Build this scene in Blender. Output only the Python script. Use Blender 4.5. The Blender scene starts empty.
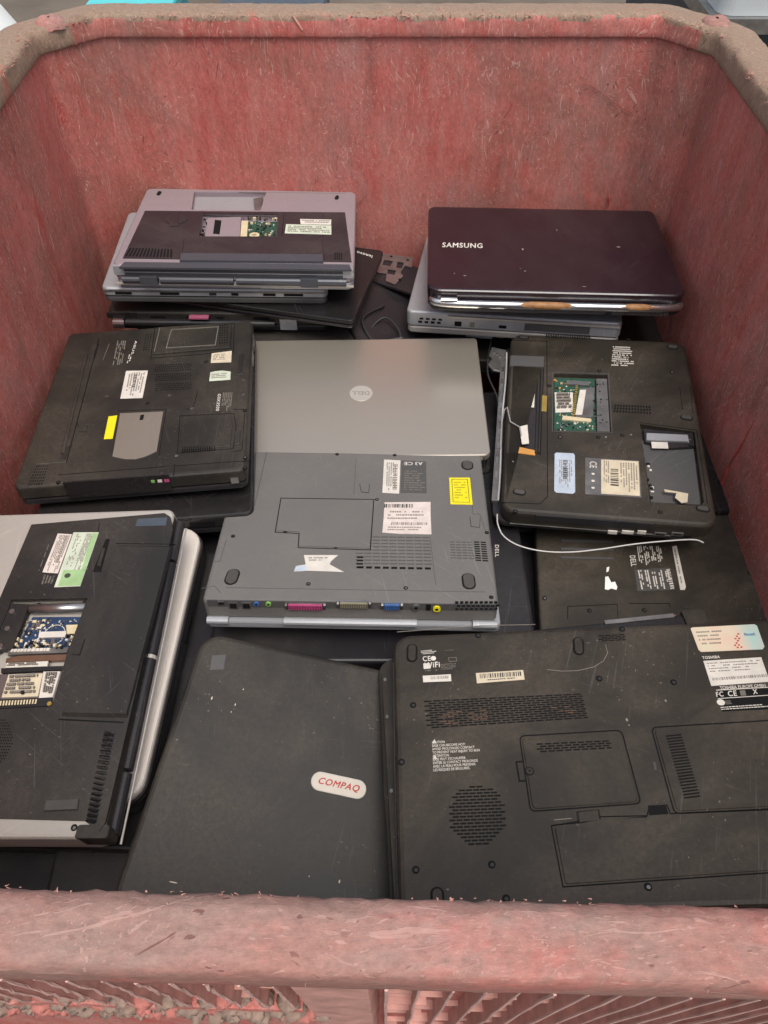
import bpy, bmesh, math, random
from mathutils import Vector, Matrix, noise
random.seed(7)
R = math.radians
sc = bpy.context.scene
col = sc.collection

# ------------------------------------------------------------------ camera
F_PX, PITCH, CAM_Z = 769.0, R(50), 1.22
cam_d = bpy.data.cameras.new('camera'); cam = bpy.data.objects.new('camera', cam_d); col.objects.link(cam)
cam.location = (0, 0, CAM_Z); cam.rotation_euler = (R(90) - PITCH, 0, 0)
cam_d.sensor_fit = 'VERTICAL'; cam_d.sensor_height = 24; cam_d.lens = 24 * F_PX / 1024
cam_d.clip_start = .01; cam_d.clip_end = 500
sc.camera = cam

# ------------------------------------------------------------------ sky, sun, exposure
SUN_EL, SUN_AZ = R(70), R(160)       # high soft sun behind the viewer, thin overcast
w = bpy.data.worlds.new('World'); sc.world = w; w.use_nodes = True
nt = w.node_tree; nt.nodes.clear()
sky = nt.nodes.new('ShaderNodeTexSky'); sky.sky_type = 'NISHITA'; sky.sun_disc = False
sky.sun_elevation = SUN_EL; sky.sun_rotation = SUN_AZ; sky.air_density = 1.0; sky.dust_density = 4.0; sky.ozone_density = 1.0
hs = nt.nodes.new('ShaderNodeHueSaturation'); hs.inputs['Saturation'].default_value = .50
bg = nt.nodes.new('ShaderNodeBackground'); bg.inputs['Strength'].default_value = .13
wo = nt.nodes.new('ShaderNodeOutputWorld')
nt.links.new(sky.outputs[0], hs.inputs['Color']); nt.links.new(hs.outputs[0], bg.inputs['Color']); nt.links.new(bg.outputs[0], wo.inputs['Surface'])
sd = bpy.data.lights.new('sun', 'SUN'); sd.energy = 1.6; sd.angle = R(30); sd.color = (1, .945, .87)
so = bpy.data.objects.new('sun', sd); col.objects.link(so)
dv = Vector((math.sin(SUN_AZ) * math.cos(SUN_EL), math.cos(SUN_AZ) * math.cos(SUN_EL), math.sin(SUN_EL)))
so.rotation_euler = dv.to_track_quat('Z', 'Y').to_euler(); so.location = (0, 0, 5)
sc.view_settings.view_transform = 'Standard'; sc.view_settings.look = 'None'
sc.view_settings.exposure = .60; sc.view_settings.gamma = 1
sc.cycles.max_bounces = 6

# ------------------------------------------------------------------ materials
def nodes(name):
    m = bpy.data.materials.new(name); m.use_nodes = True
    t = m.node_tree; b = t.nodes['Principled BSDF']
    return m, t, b
def N(t, kind, **kw):
    n = t.nodes.new(kind)
    for k, v in kw.items():
        if k in n.inputs.keys(): n.inputs[k].default_value = v
        else: setattr(n, k, v)
    return n
def coord(t, scale=(1, 1, 1), rot=(0, 0, 0), space='Object'):
    tc = N(t, 'ShaderNodeTexCoord'); mr = N(t, 'ShaderNodeMapping'); mp = N(t, 'ShaderNodeMapping')
    mr.inputs['Rotation'].default_value = rot; mp.inputs['Scale'].default_value = scale       # turn first, then stretch
    t.links.new(tc.outputs[space], mr.inputs['Vector']); t.links.new(mr.outputs[0], mp.inputs['Vector']); return mp.outputs[0]
def tex(t, vec, scale, detail=3, rough=.55, dist=0):
    n = N(t, 'ShaderNodeTexNoise'); n.inputs['Scale'].default_value = scale; n.inputs['Detail'].default_value = detail
    n.inputs['Roughness'].default_value = rough; n.inputs['Distortion'].default_value = dist
    t.links.new(vec, n.inputs['Vector']); return n.outputs['Fac']
def ramp(t, fac, *stops):
    r = N(t, 'ShaderNodeValToRGB'); e = r.color_ramp.elements
    while len(e) < len(stops): e.new(.5)
    for i, (p, c) in enumerate(stops):
        e[i].position = p
        e[i].color = (c, c, c, 1) if isinstance(c, (int, float)) else (*c, 1)
    t.links.new(fac, r.inputs[0]); return r.outputs[0]
def mix(t, fac, a, b, mode='MIX'):
    n = N(t, 'ShaderNodeMix', data_type='RGBA', blend_type=mode)
    for k, v in ((0, fac), (6, a), (7, b)):
        if isinstance(v, bpy.types.NodeSocket): t.links.new(v, n.inputs[k])
        elif isinstance(v, (int, float)): n.inputs[k].default_value = v
        else: n.inputs[k].default_value = (*v, 1)
    return n.outputs[2]
def mul(t, a, b, op='MULTIPLY'):
    n = N(t, 'ShaderNodeMath', operation=op)
    for k, v in ((0, a), (1, b)):
        if isinstance(v, bpy.types.NodeSocket): t.links.new(v, n.inputs[k])
        else: n.inputs[k].default_value = v
    return n.outputs[0]
def hairs(t, vec_scale, rot, scale, width, maskscale, lo, hi):
    """thin curved scratch lines: contour lines of a stretched noise, broken up by a second noise"""
    v = coord(t, vec_scale, rot); n = tex(t, v, scale, 1.5, .5, .6)
    d = mul(t, mul(t, n, .5, 'SUBTRACT'), 1, 'MULTIPLY')
    a = N(t, 'ShaderNodeMath', operation='ABSOLUTE'); t.links.new(d, a.inputs[0])
    line = ramp(t, a.outputs[0], (0, 1.0), (width, 0.0))
    mk = ramp(t, tex(t, coord(t, (1, 1, 1), rot), maskscale, 2), (lo, 0.0), (hi, 1.0))
    return mul(t, line, mk)
def bump(t, b, h, strength, dist):
    n = N(t, 'ShaderNodeBump'); n.inputs['Strength'].default_value = strength; n.inputs['Distance'].default_value = dist
    t.links.new(h, n.inputs['Height']); t.links.new(n.outputs[0], b.inputs['Normal'])

def plastic(name, c, rough=.5, dust=.35, dustc=(.12, .098, .072), scratch=.2, metal=0.0, grain=.25, spec=.36, off=0.0, coat=0.0):
    m, t, b = nodes(name)
    v = coord(t)
    v2 = coord(t, (1, 1 + off * .5, 1), (0, 0, off * 2.1)); big = tex(t, v2, 3.5 + off * 1.6, 7, .66, .5)
    fine = tex(t, v, 190, 5, .8)
    dm = mul(t, ramp(t, big, (.42, .08), (.66, 1.0)), ramp(t, fine, (.35, .35), (.70, 1.0)))
    dm = mul(t, dm, dust)
    cc = mix(t, dm, c, dustc)
    def streak(rot, sc_, thr, ms):
        n_ = tex(t, coord(t, (1.2, 42, 8), (0, 0, rot)), sc_, 2, .5)
        a_ = ramp(t, n_, (thr, 0.0), (thr + .035, 1.0)); k_ = ramp(t, tex(t, v, ms, 2), (.50, 0.0), (.62, 1.0)); return mul(t, a_, k_)
    sm = mul(t, mul(t, mul(t, streak(.6 + off, 10, .665, 13), streak(2.3 + off, 12, .67, 17), 'MAXIMUM'), streak(1.3 + off * .5, 8, .67, 9), 'MAXIMUM'), scratch)
    cc = mix(t, sm, cc, tuple(min(1, x * 1.4 + .10) for x in c))
    specks = ramp(t, tex(t, v, 300, 1, .4), (.74, 0.0), (.765, 1.0))
    cc = mix(t, mul(t, mul(t, specks, dust * .8), ramp(t, tex(t, v, 11, 2), (.5, .15), (.62, 1.0))), cc, tuple(min(1, x * 1.8 + .05) for x in dustc))
    t.links.new(cc, b.inputs['Base Color'])
    rr = N(t, 'ShaderNodeMapRange'); rr.inputs['To Min'].default_value = max(.05, rough - .12); rr.inputs['To Max'].default_value = min(1, rough + .28)
    t.links.new(big, rr.inputs['Value']); t.links.new(rr.outputs[0], b.inputs['Roughness'])
    b.inputs['Metallic'].default_value = metal; b.inputs['Specular IOR Level'].default_value = spec
    if coat: b.inputs['Coat Weight'].default_value = coat; b.inputs['Coat Roughness'].default_value = .12
    bump(t, b, tex(t, v, 1400, 2, .6), grain, .0003)
    return m
def plain(name, c, rough=.6, metal=0.0, spec=.5, var=.25, scale=60):
    m, t, b = nodes(name)
    f = ramp(t, tex(t, coord(t), scale, 4, .6), (.3, 1 - var), (.7, 1.0))
    cc = mix(t, 1.0, c, f, 'MULTIPLY')
    t.links.new(cc, b.inputs['Base Color']); b.inputs['Roughness'].default_value = rough
    b.inputs['Metallic'].default_value = metal; b.inputs['Specular IOR Level'].default_value = spec
    return m

def crate_mat(name, worn=.3, brown_c=(.22, .125, .085), pale=.35, lie=False, hair=1.0, dark_k=1.0):
    """lie: the moulding runs along x, so scuffs lie along it instead of down the wall"""
    m, t, b = nodes(name)
    T0 = (0, math.pi / 2, 0) if lie else (0, 0, 0)
    def R3(x, y, z): return (x + T0[0], y + T0[1], z + T0[2])
    v = coord(t); vs = coord(t, (1, 1, .22), T0)
    base = mix(t, ramp(t, tex(t, vs, 8, 6, .72, .3), (.32, 0.0), (.68, 1.0)), (.51, .095, .075), (.60, .195, .16))
    base = mix(t, mul(t, ramp(t, tex(t, coord(t, (1, 1, .12), T0), 75, 6, .8), (.40, 0.0), (.64, 1.0)), pale), base, (.66, .36, .31))
    grey = ramp(t, tex(t, coord(t, (1, 1, .40), R3(0, .2, 0)), 6.5, 7, .76, .7), (.50, 0.0), (.68, 1.0))
    base = mix(t, mul(t, grey, .30 + worn * .5), base, (.34, .27, .245))
    brown = ramp(t, tex(t, v, 4.6, 7, .74, .4), (.55 - worn * .35, 0.0), (.70 - worn * .3, 1.0))
    base = mix(t, mul(t, brown, .24 + worn * .7), base, brown_c)
    vivid = ramp(t, tex(t, coord(t, (1, 1, .22), R3(.1, .2, 0)), 13, 6, .7), (.60, 0.0), (.68, 1.0))
    base = mix(t, mul(t, vivid, .55), base, (.52, .055, .045))
    dark = ramp(t, tex(t, coord(t, (1, 1, .15), R3(0, -.12, 0)), 13, 6, .7, .2), (.59, 0.0), (.70, 1.0))
    base = mix(t, mul(t, dark, .32 * dark_k), base, (.11, .055, .048))
    gr = tex(t, coord(t, (1, 1, .5), R3(.1, .3, 0)), 240, 5, .8)
    base = mix(t, 1.0, base, ramp(t, gr, (.30, .58), (.70, 1.0)), 'MULTIPLY')
    def streak(rot, stretch, sc_, thr, ms, lo=.50):
        tc_ = N(t, 'ShaderNodeTexCoord'); wv = N(t, 'ShaderNodeTexNoise'); wv.inputs['Scale'].default_value = 12; wv.inputs['Detail'].default_value = 1; t.links.new(tc_.outputs['Object'], wv.inputs['Vector'])
        ad = N(t, 'ShaderNodeVectorMath', operation='MULTIPLY_ADD'); ad.inputs[1].default_value = (.05, .05, .05)
        t.links.new(wv.outputs['Color'], ad.inputs[0]); t.links.new(tc_.outputs['Object'], ad.inputs[2])
        mr_ = N(t, 'ShaderNodeMapping'); mr_.inputs['Rotation'].default_value = R3(*rot); mp_ = N(t, 'ShaderNodeMapping'); mp_.inputs['Scale'].default_value = stretch
        t.links.new(ad.outputs[0], mr_.inputs['Vector']); t.links.new(mr_.outputs[0], mp_.inputs['Vector'])
        q = N(t, 'ShaderNodeTexNoise'); q.inputs['Scale'].default_value = sc_; q.inputs['Detail'].default_value = 2; t.links.new(mp_.outputs[0], q.inputs['Vector'])
        return mul(t, ramp(t, q.outputs['Fac'], (thr, 0.0), (thr + .03, 1.0)), ramp(t, tex(t, v, ms, 2), (lo, 0.0), (lo + .1, 1.0)))
    L1 = streak((.15, .25, 0), (40, 40, 1.2), 9, .65, 9, .42); L2 = streak((-.5, -.6, 0), (44, 44, 1.6), 10, .655, 12, .46); L3 = streak((.9, 1.1, 0), (50, 50, 2.4), 10, .66, 15, .46); L4 = streak((0, -.08, 0), (46, 46, .6), 9, .645, 6, .42)
    D1_ = streak((.1, -.35, 0), (40, 40, .8), 6, .68, 5, .50); D2_ = streak((.6, .5, 0), (50, 50, 1.0), 7, .68, 7, .50)
    hh = mul(t, mul(t, mul(t, L1, L2, 'MAXIMUM'), mul(t, L3, L4, 'MAXIMUM'), 'MAXIMUM'), hair)
    dd = mul(t, D1_, D2_, 'MAXIMUM')
    base = mix(t, mul(t, hh, .5), base, (.66, .42, .36))
    base = mix(t, mul(t, dd, .75), base, (.13, .045, .04))
    t.links.new(base, b.inputs['Base Color'])
    b.inputs['Roughness'].default_value = .62; b.inputs['Specular IOR Level'].default_value = .35
    hgt = mul(t, mul(t, tex(t, vs, 150, 7, .85), .8), mul(t, mul(t, hh, dd, 'SUBTRACT'), .35), 'ADD')
    bump(t, b, hgt, .6, .0016)
    return m

M = {}
M['crate'] = crate_mat('red_scuffed_plastic', .28, pale=.30)
M['rim'] = crate_mat('worn_rim_plastic', .95, (.27, .205, .14), .2, hair=.6)
M['crate_front'] = crate_mat('pink_worn_front_plastic', .15, (.38, .22, .18), .6, hair=.5)
M['post'] = crate_mat('pale_post_plastic', .05, (.5, .32, .27), .95, hair=.4, dark_k=.5)
M['rim_front'] = crate_mat('greyed_front_rim_plastic', .56, (.25, .195, .16), .35, True, .45, .8)
M['rib'] = plain('pale_worn_rib_plastic', (.58, .30, .25), .6, var=.4, scale=40)
M['worn_edge'] = plain('bleached_rib_edge', (.60, .38, .33), .6, var=.3)
M['burr'] = plain('frayed_plastic', (.55, .27, .21), .7, var=.5)
M['gouge_dark'] = plain('scratched_red_plastic', (.30, .05, .04), .6)
M['burr_red'] = plain('torn_red_plastic', (.50, .08, .06), .5, var=.3)
M['black'] = plastic('black_dusty_plastic', (.013, .012, .012), .45, .42)
M['black2'] = plastic('black_grainy_plastic', (.014, .0125, .0105), .42, .55, (.105, .085, .062), off=.7)
M['brownblack'] = plastic('warm_black_plastic', (.020, .0165, .012), .44, .55, (.115, .092, .066), off=1.3, scratch=.22)
M['gloss'] = plastic('glossy_black_plastic', (.012, .011, .012), .16, .12, off=.4)
M['smoke'] = plastic('satin_black_plastic', (.014, .013, .016), .3, .2, off=.9)
M['purple'] = plastic('dark_purple_gloss_lid', (.012, .006, .010), .26, .16, (.08, .05, .05), off=2.1, scratch=.10, coat=.5)
M['bronze'] = plastic('bronze_silver_plastic', (.30, .25, .27), .38, .2, off=.2, metal=.3)
M['panel_brown'] = plastic('dark_brown_panel', (.022, .015, .019), .42, .3, off=1.7)
M['silver'] = plastic('silver_plastic', (.44, .41, .37), .36, .18, off=.3, metal=.35)
M['silver_cool'] = plastic('cool_silver_plastic', (.36, .37, .39), .34, .22, off=2.3, metal=.4)
M['lid_alu'] = plastic('brushed_metal_lid', (.46, .40, .32), .22, .04, (.34, .29, .22), off=.6, metal=.7, grain=.12, scratch=.10)
M['white_lid'] = plastic('pearl_lid', (.62, .56, .50), .38, .15, (.4, .34, .28), off=1.1, spec=.5)
M['grey'] = plastic('slate_grey_plastic', (.132, .127, .120), .45, .35, (.25, .225, .19), off=.1, scratch=.25, metal=.15)
M['greydark'] = plastic('dark_grey_plastic', (.065, .065, .066), .45, .3, off=1.9)
M['lid_metal'] = plain('satin_metal_lid', (.48, .43, .36), .30, .72, var=.05, scale=5)
M['badge_face'] = plain('champagne_badge_face', (.50, .45, .38), .4, .3, var=.12)
M['tan'] = plastic('taupe_touchpad_plate', (.21, .18, .15), .4, .3, (.26, .22, .18), off=1.2, metal=.3)
M['hole'] = plain('dark_slot', (.006, .006, .006), .8, spec=.2)
M['rubber'] = plain('grey_rubber', (.06, .055, .05), .75)
M['rubber_dark'] = plain('dark_rubber', (.018, .017, .016), .6)
M['metal'] = plain('bare_steel', (.42, .41, .40), .32, .9, var=.35, scale=45)
M['metal_dull'] = plain('dull_sheet_metal', (.25, .24, .23), .45, .7, var=.45, scale=35)
M['chrome'] = plain('chrome_trim', (.55, .55, .56), .14, .95, var=.3, scale=30)
M['rust'] = plain('orange_rust_stain', (.36, .17, .06), .6, var=.5, scale=80)
M['copper'] = plain('copper_pipe', (.26, .15, .10), .4, .7)
M['gold'] = plain('gold_contacts', (.55, .38, .10), .4, .7)
M['pcb_green'] = plain('green_circuit_board', (.02, .085, .055), .45, var=.5, scale=180)
M['yellow_ink'] = plain('olive_print', (.42, .36, .02), .6)
M['slate'] = plastic('slate_painted_sky_sheen', (.06, .065, .078), .32, .2, off=.35, metal=.2)  # dark plastic with the blue of reflected sky put into its colour
M['pcb_blue'] = plain('blue_circuit_board', (.018, .045, .11), .45, var=.5, scale=180)
M['chip'] = plain('black_chip', (.015, .015, .016), .4)
M['ivory'] = plain('ivory_socket', (.62, .52, .33), .55)
M['paper'] = plain('white_label_paper', (.60, .56, .50), .6, var=.18, scale=70)
M['paper_cream'] = plain('cream_label_paper', (.58, .50, .36), .6, var=.22, scale=70)
M['paper_pink'] = plain('pinkish_label_paper', (.62, .54, .49), .6, var=.2, scale=70)
M['paper_blue'] = plain('bluish_label_paper', (.42, .48, .56), .5, var=.25, scale=60)
M['paper_green'] = plain('green_label_paper', (.30, .46, .22), .5, var=.25, scale=50)
M['paper_mint'] = plain('pale_green_label_paper', (.52, .57, .45), .5, var=.2, scale=50)
M['yellow'] = plain('yellow_label', (.72, .62, .01), .5, var=.1)
M['ink'] = plain('dark_print', (.05, .045, .04), .7)
M['ink_soft'] = plain('faded_print', (.24, .21, .18), .7)
M['print_white'] = plain('white_print', (.62, .58, .52), .7, var=.3)
M['print_grey'] = plain('grey_print', (.16, .145, .12), .7, var=.3)
M['red_ink'] = plain('red_lettering', (.45, .02, .02), .45)
M['pink'] = plain('magenta_port_plastic', (.40, .06, .17), .4)
M['pink_dull'] = plain('faded_pink_plastic', (.38, .10, .17), .5)
M['port_blue'] = plain('blue_port_plastic', (.05, .13, .34), .4)
M['port_green'] = plain('green_port_plastic', (.20, .42, .10), .4)
M['port_beige'] = plain('beige_port_plastic', (.24, .22, .15), .5)
M['white_wire'] = plain('white_cable_sheath', (.50, .48, .46), .4, var=.1)
M['wire_grey'] = plain('grey_cable_sheath', (.28, .26, .24), .5)
M['paint_white'] = plain('white_paint_spot', (.75, .73, .70), .6, var=.1)
M['orange'] = plain('orange_ribbon_end', (.55, .26, .06), .5)
M['seam_scratch'] = plain('pale_scuff', (.22, .19, .16), .7)
def holo(x0, x1):
    m, t, b = nodes('hologram_label')
    g = N(t, 'ShaderNodeTexGradient'); gc = N(t, 'ShaderNodeTexCoord'); mp = N(t, 'ShaderNodeMapping')
    mp.inputs['Scale'].default_value = (1 / (x1 - x0), 1, 1); mp.inputs['Location'].default_value = (-x0 / (x1 - x0), 0, 0)
    t.links.new(gc.outputs['Object'], mp.inputs[0]); t.links.new(mp.outputs[0], g.inputs[0])
    c = ramp(t, g.outputs[0], (.0, (.50, .52, .38)), (.35, (.58, .46, .34)), (.65, (.56, .50, .38)), (.85, (.34, .50, .46)))
    c = mix(t, mul(t, ramp(t, tex(t, coord(t), 45, 2), (.4, 0.), (.6, 1.)), .35), c, (.62, .36, .28))
    t.links.new(c, b.inputs['Base Color']); b.inputs['Roughness'].default_value = .4
    return m

# ------------------------------------------------------------------ object helpers
def mesh_obj(name, verts, faces, mat, parent=None, label=None, smooth=False):
    me = bpy.data.meshes.new(name); me.from_pydata([tuple(v) for v in verts], [], faces); me.validate(); me.update()
    me.materials.append(M[mat] if isinstance(mat, str) else mat)
    if smooth: me.polygons.foreach_set('use_smooth', [True] * len(me.polygons))
    bm = bmesh.new(); bm.from_mesh(me); bmesh.ops.recalc_face_normals(bm, faces=bm.faces); bm.to_mesh(me); bm.free()
    o = bpy.data.objects.new(name, me); col.objects.link(o)
    if parent: o.parent = parent
    if label: o['label'] = label
    return o
def tag(o, label=None, cat=None, group=None, kind=None):
    for k, v in (('label', label), ('category', cat), ('group', group), ('kind', kind)):
        if v: o[k] = v
    return o
class Geo:
    def __init__(s): s.v = []; s.f = []
    def add(s, v, f):
        n = len(s.v); s.v += [Vector(x) for x in v]; s.f += [tuple(i + n for i in q) for q in f]
    def prism(s, poly, z0, z1, inset=0.0):
        n = len(poly)
        if inset:
            c = sum((Vector(p[:2]) for p in poly), Vector((0, 0))) / n
            top = [Vector(p[:2]) + (c - Vector(p[:2])).normalized() * inset for p in poly]
            s.add([(p[0], p[1], z0) for p in poly] + [(p[0], p[1], z1 - inset) for p in poly] + [(p.x, p.y, z1) for p in top],
                  [tuple(reversed(range(n)))] + [(i, (i + 1) % n, n + (i + 1) % n, n + i) for i in range(n)] +
                  [(n + i, n + (i + 1) % n, 2 * n + (i + 1) % n, 2 * n + i) for i in range(n)] + [tuple(range(2 * n, 3 * n))])
        else:
            s.add([(p[0], p[1], z0) for p in poly] + [(p[0], p[1], z1) for p in poly],
                  [tuple(reversed(range(n))), tuple(range(n, 2 * n))] + [(i, (i + 1) % n, n + (i + 1) % n, n + i) for i in range(n)])
    def box(s, x0, x1, y0, y1, z0, z1): s.prism([(x0, y0), (x1, y0), (x1, y1), (x0, y1)], z0, z1)
    def tube(s, pts, r, seg=8, cap=True):
        pts = [Vector(p) for p in pts]; rings = []
        for i, p in enumerate(pts):
            a = pts[max(i - 1, 0)]; b = pts[min(i + 1, len(pts) - 1)]; d = (b - a).normalized()
            u = d.cross(Vector((0, 0, 1)));  u = u if u.length > .05 else d.cross(Vector((0, 1, 0)))
            u.normalize(); v = d.cross(u); rr = r[i] if isinstance(r, (list, tuple)) else r
            rings.append([p + (u * math.cos(k * 2 * math.pi / seg) + v * math.sin(k * 2 * math.pi / seg)) * rr for k in range(seg)])
        fs = []
        for i in range(len(pts) - 1):
            for k in range(seg): fs.append((i * seg + k, i * seg + (k + 1) % seg, (i + 1) * seg + (k + 1) % seg, (i + 1) * seg + k))
        if cap: fs += [tuple(range(seg)), tuple(range((len(pts) - 1) * seg, len(pts) * seg))]
        s.add([x for q in rings for x in q], fs)
    def ribbon(s, pts, wd, z0, z1, closed=False):
        pts = [Vector(p[:2]) for p in pts]; n = len(pts); L_, R_ = [], []
        for i, p in enumerate(pts):
            a = pts[(i - 1) % n] if closed or i > 0 else p; b = pts[(i + 1) % n] if closed or i < n - 1 else p
            d1 = (p - a).normalized() if (p - a).length > 1e-7 else (b - p).normalized()
            d2 = (b - p).normalized() if (b - p).length > 1e-7 else d1
            d = (d1 + d2); d = d.normalized() if d.length > .01 else d1
            m = Vector((-d.y, d.x)); k = wd / 2 / max(.4, abs(m.dot(Vector((-d1.y, d1.x)))))
            L_.append(p + m * k); R_.append(p - m * k)
        for i in range(n if closed else n - 1):
            j = (i + 1) % n; s.prism([R_[i], R_[j], L_[j], L_[i]], z0, z1)
    def build(s, name, mat, parent=None, label=None, smooth=False): return mesh_obj(name, s.v, s.f, mat, parent, label, smooth)

def fill(loops):
    """triangles of a polygon with holes, as indices into the concatenated loops"""
    bm = bmesh.new(); es = []
    for lp in loops:
        vs = [bm.verts.new((v[0], v[1], 0)) for v in lp]
        es += [bm.edges.new((vs[i], vs[(i + 1) % len(vs)])) for i in range(len(vs))]
    bm.verts.index_update(); r = bmesh.ops.triangle_fill(bm, use_beauty=True, use_dissolve=False, edges=es, normal=(0, 0, 1))
    out = [tuple(v.index for v in f.verts) for f in bm.faces]; bm.free(); return out
def rrect(w, h, r, seg=7, cx=0, cy=0):
    if not isinstance(r, (list, tuple)): r = (r,) * 4            # BL, BR, TR, TL
    pts = []
    for (sx, sy, a0), rr in zip(((-1, -1, 180), (1, -1, 270), (1, 1, 0), (-1, 1, 90)), r):
        rr = max(rr, .0004)
        for k in range(seg + 1):
            a = R(a0 + 90 * k / seg); pts.append((cx + sx * (w / 2 - rr) + rr * math.cos(a), cy + sy * (h / 2 - rr) + rr * math.sin(a)))
    return pts
def ellipse(c, rx, ry, n=28, a0=0): return [(c[0] + rx * math.cos(2 * math.pi * k / n + a0), c[1] + ry * math.sin(2 * math.pi * k / n + a0)) for k in range(n)]

def shell(geo, w, h, r, rings, holes=(), seg=7):
    """closed body: rings = [(inset, z)] bottom to top; holes = [(polygon, depth)] are sunk into the top face"""
    n = None; base = len(geo.v)
    for ins, z in rings:
        rr = [max(.0005, q - ins) for q in (r if isinstance(r, (list, tuple)) else (r,) * 4)]
        pl = rrect(w - 2 * ins, h - 2 * ins, rr, seg); n = len(pl); geo.v += [Vector((*p, z)) for p in pl]
    for i in range(len(rings) - 1):
        for k in range(n): geo.f.append((base + i * n + k, base + i * n + (k + 1) % n, base + (i + 1) * n + (k + 1) % n, base + (i + 1) * n + k))
    geo.f.append(tuple(base + k for k in reversed(range(n))))
    top = base + (len(rings) - 1) * n; zt = rings[-1][1]
    if not holes: geo.f.append(tuple(top + k for k in range(n))); return
    loops = [[geo.v[top + k].copy() for k in range(n)]]; idx = [top + k for k in range(n)]
    for poly, dep in holes:
        hp = [Vector((p[0], p[1], zt)) for p in poly]; b0 = len(geo.v); m = len(hp)
        geo.v += hp; loops.append([q.copy() for q in hp]); idx += list(range(b0, b0 + m))
        geo.v += [Vector((q.x, q.y, zt - dep)) for q in hp]
        for k in range(m): geo.f.append((b0 + k, b0 + m + k, b0 + m + (k + 1) % m, b0 + (k + 1) % m))
        geo.f.append(tuple(b0 + m + k for k in range(m)))
    for tri in fill(loops): geo.f.append(tuple(idx[i] for i in tri))

def rot_vec(r):
    r = Vector(r); a = r.length
    return Matrix.Rotation(a, 3, r.normalized()) if a > 1e-9 else Matrix.Identity(3)

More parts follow.
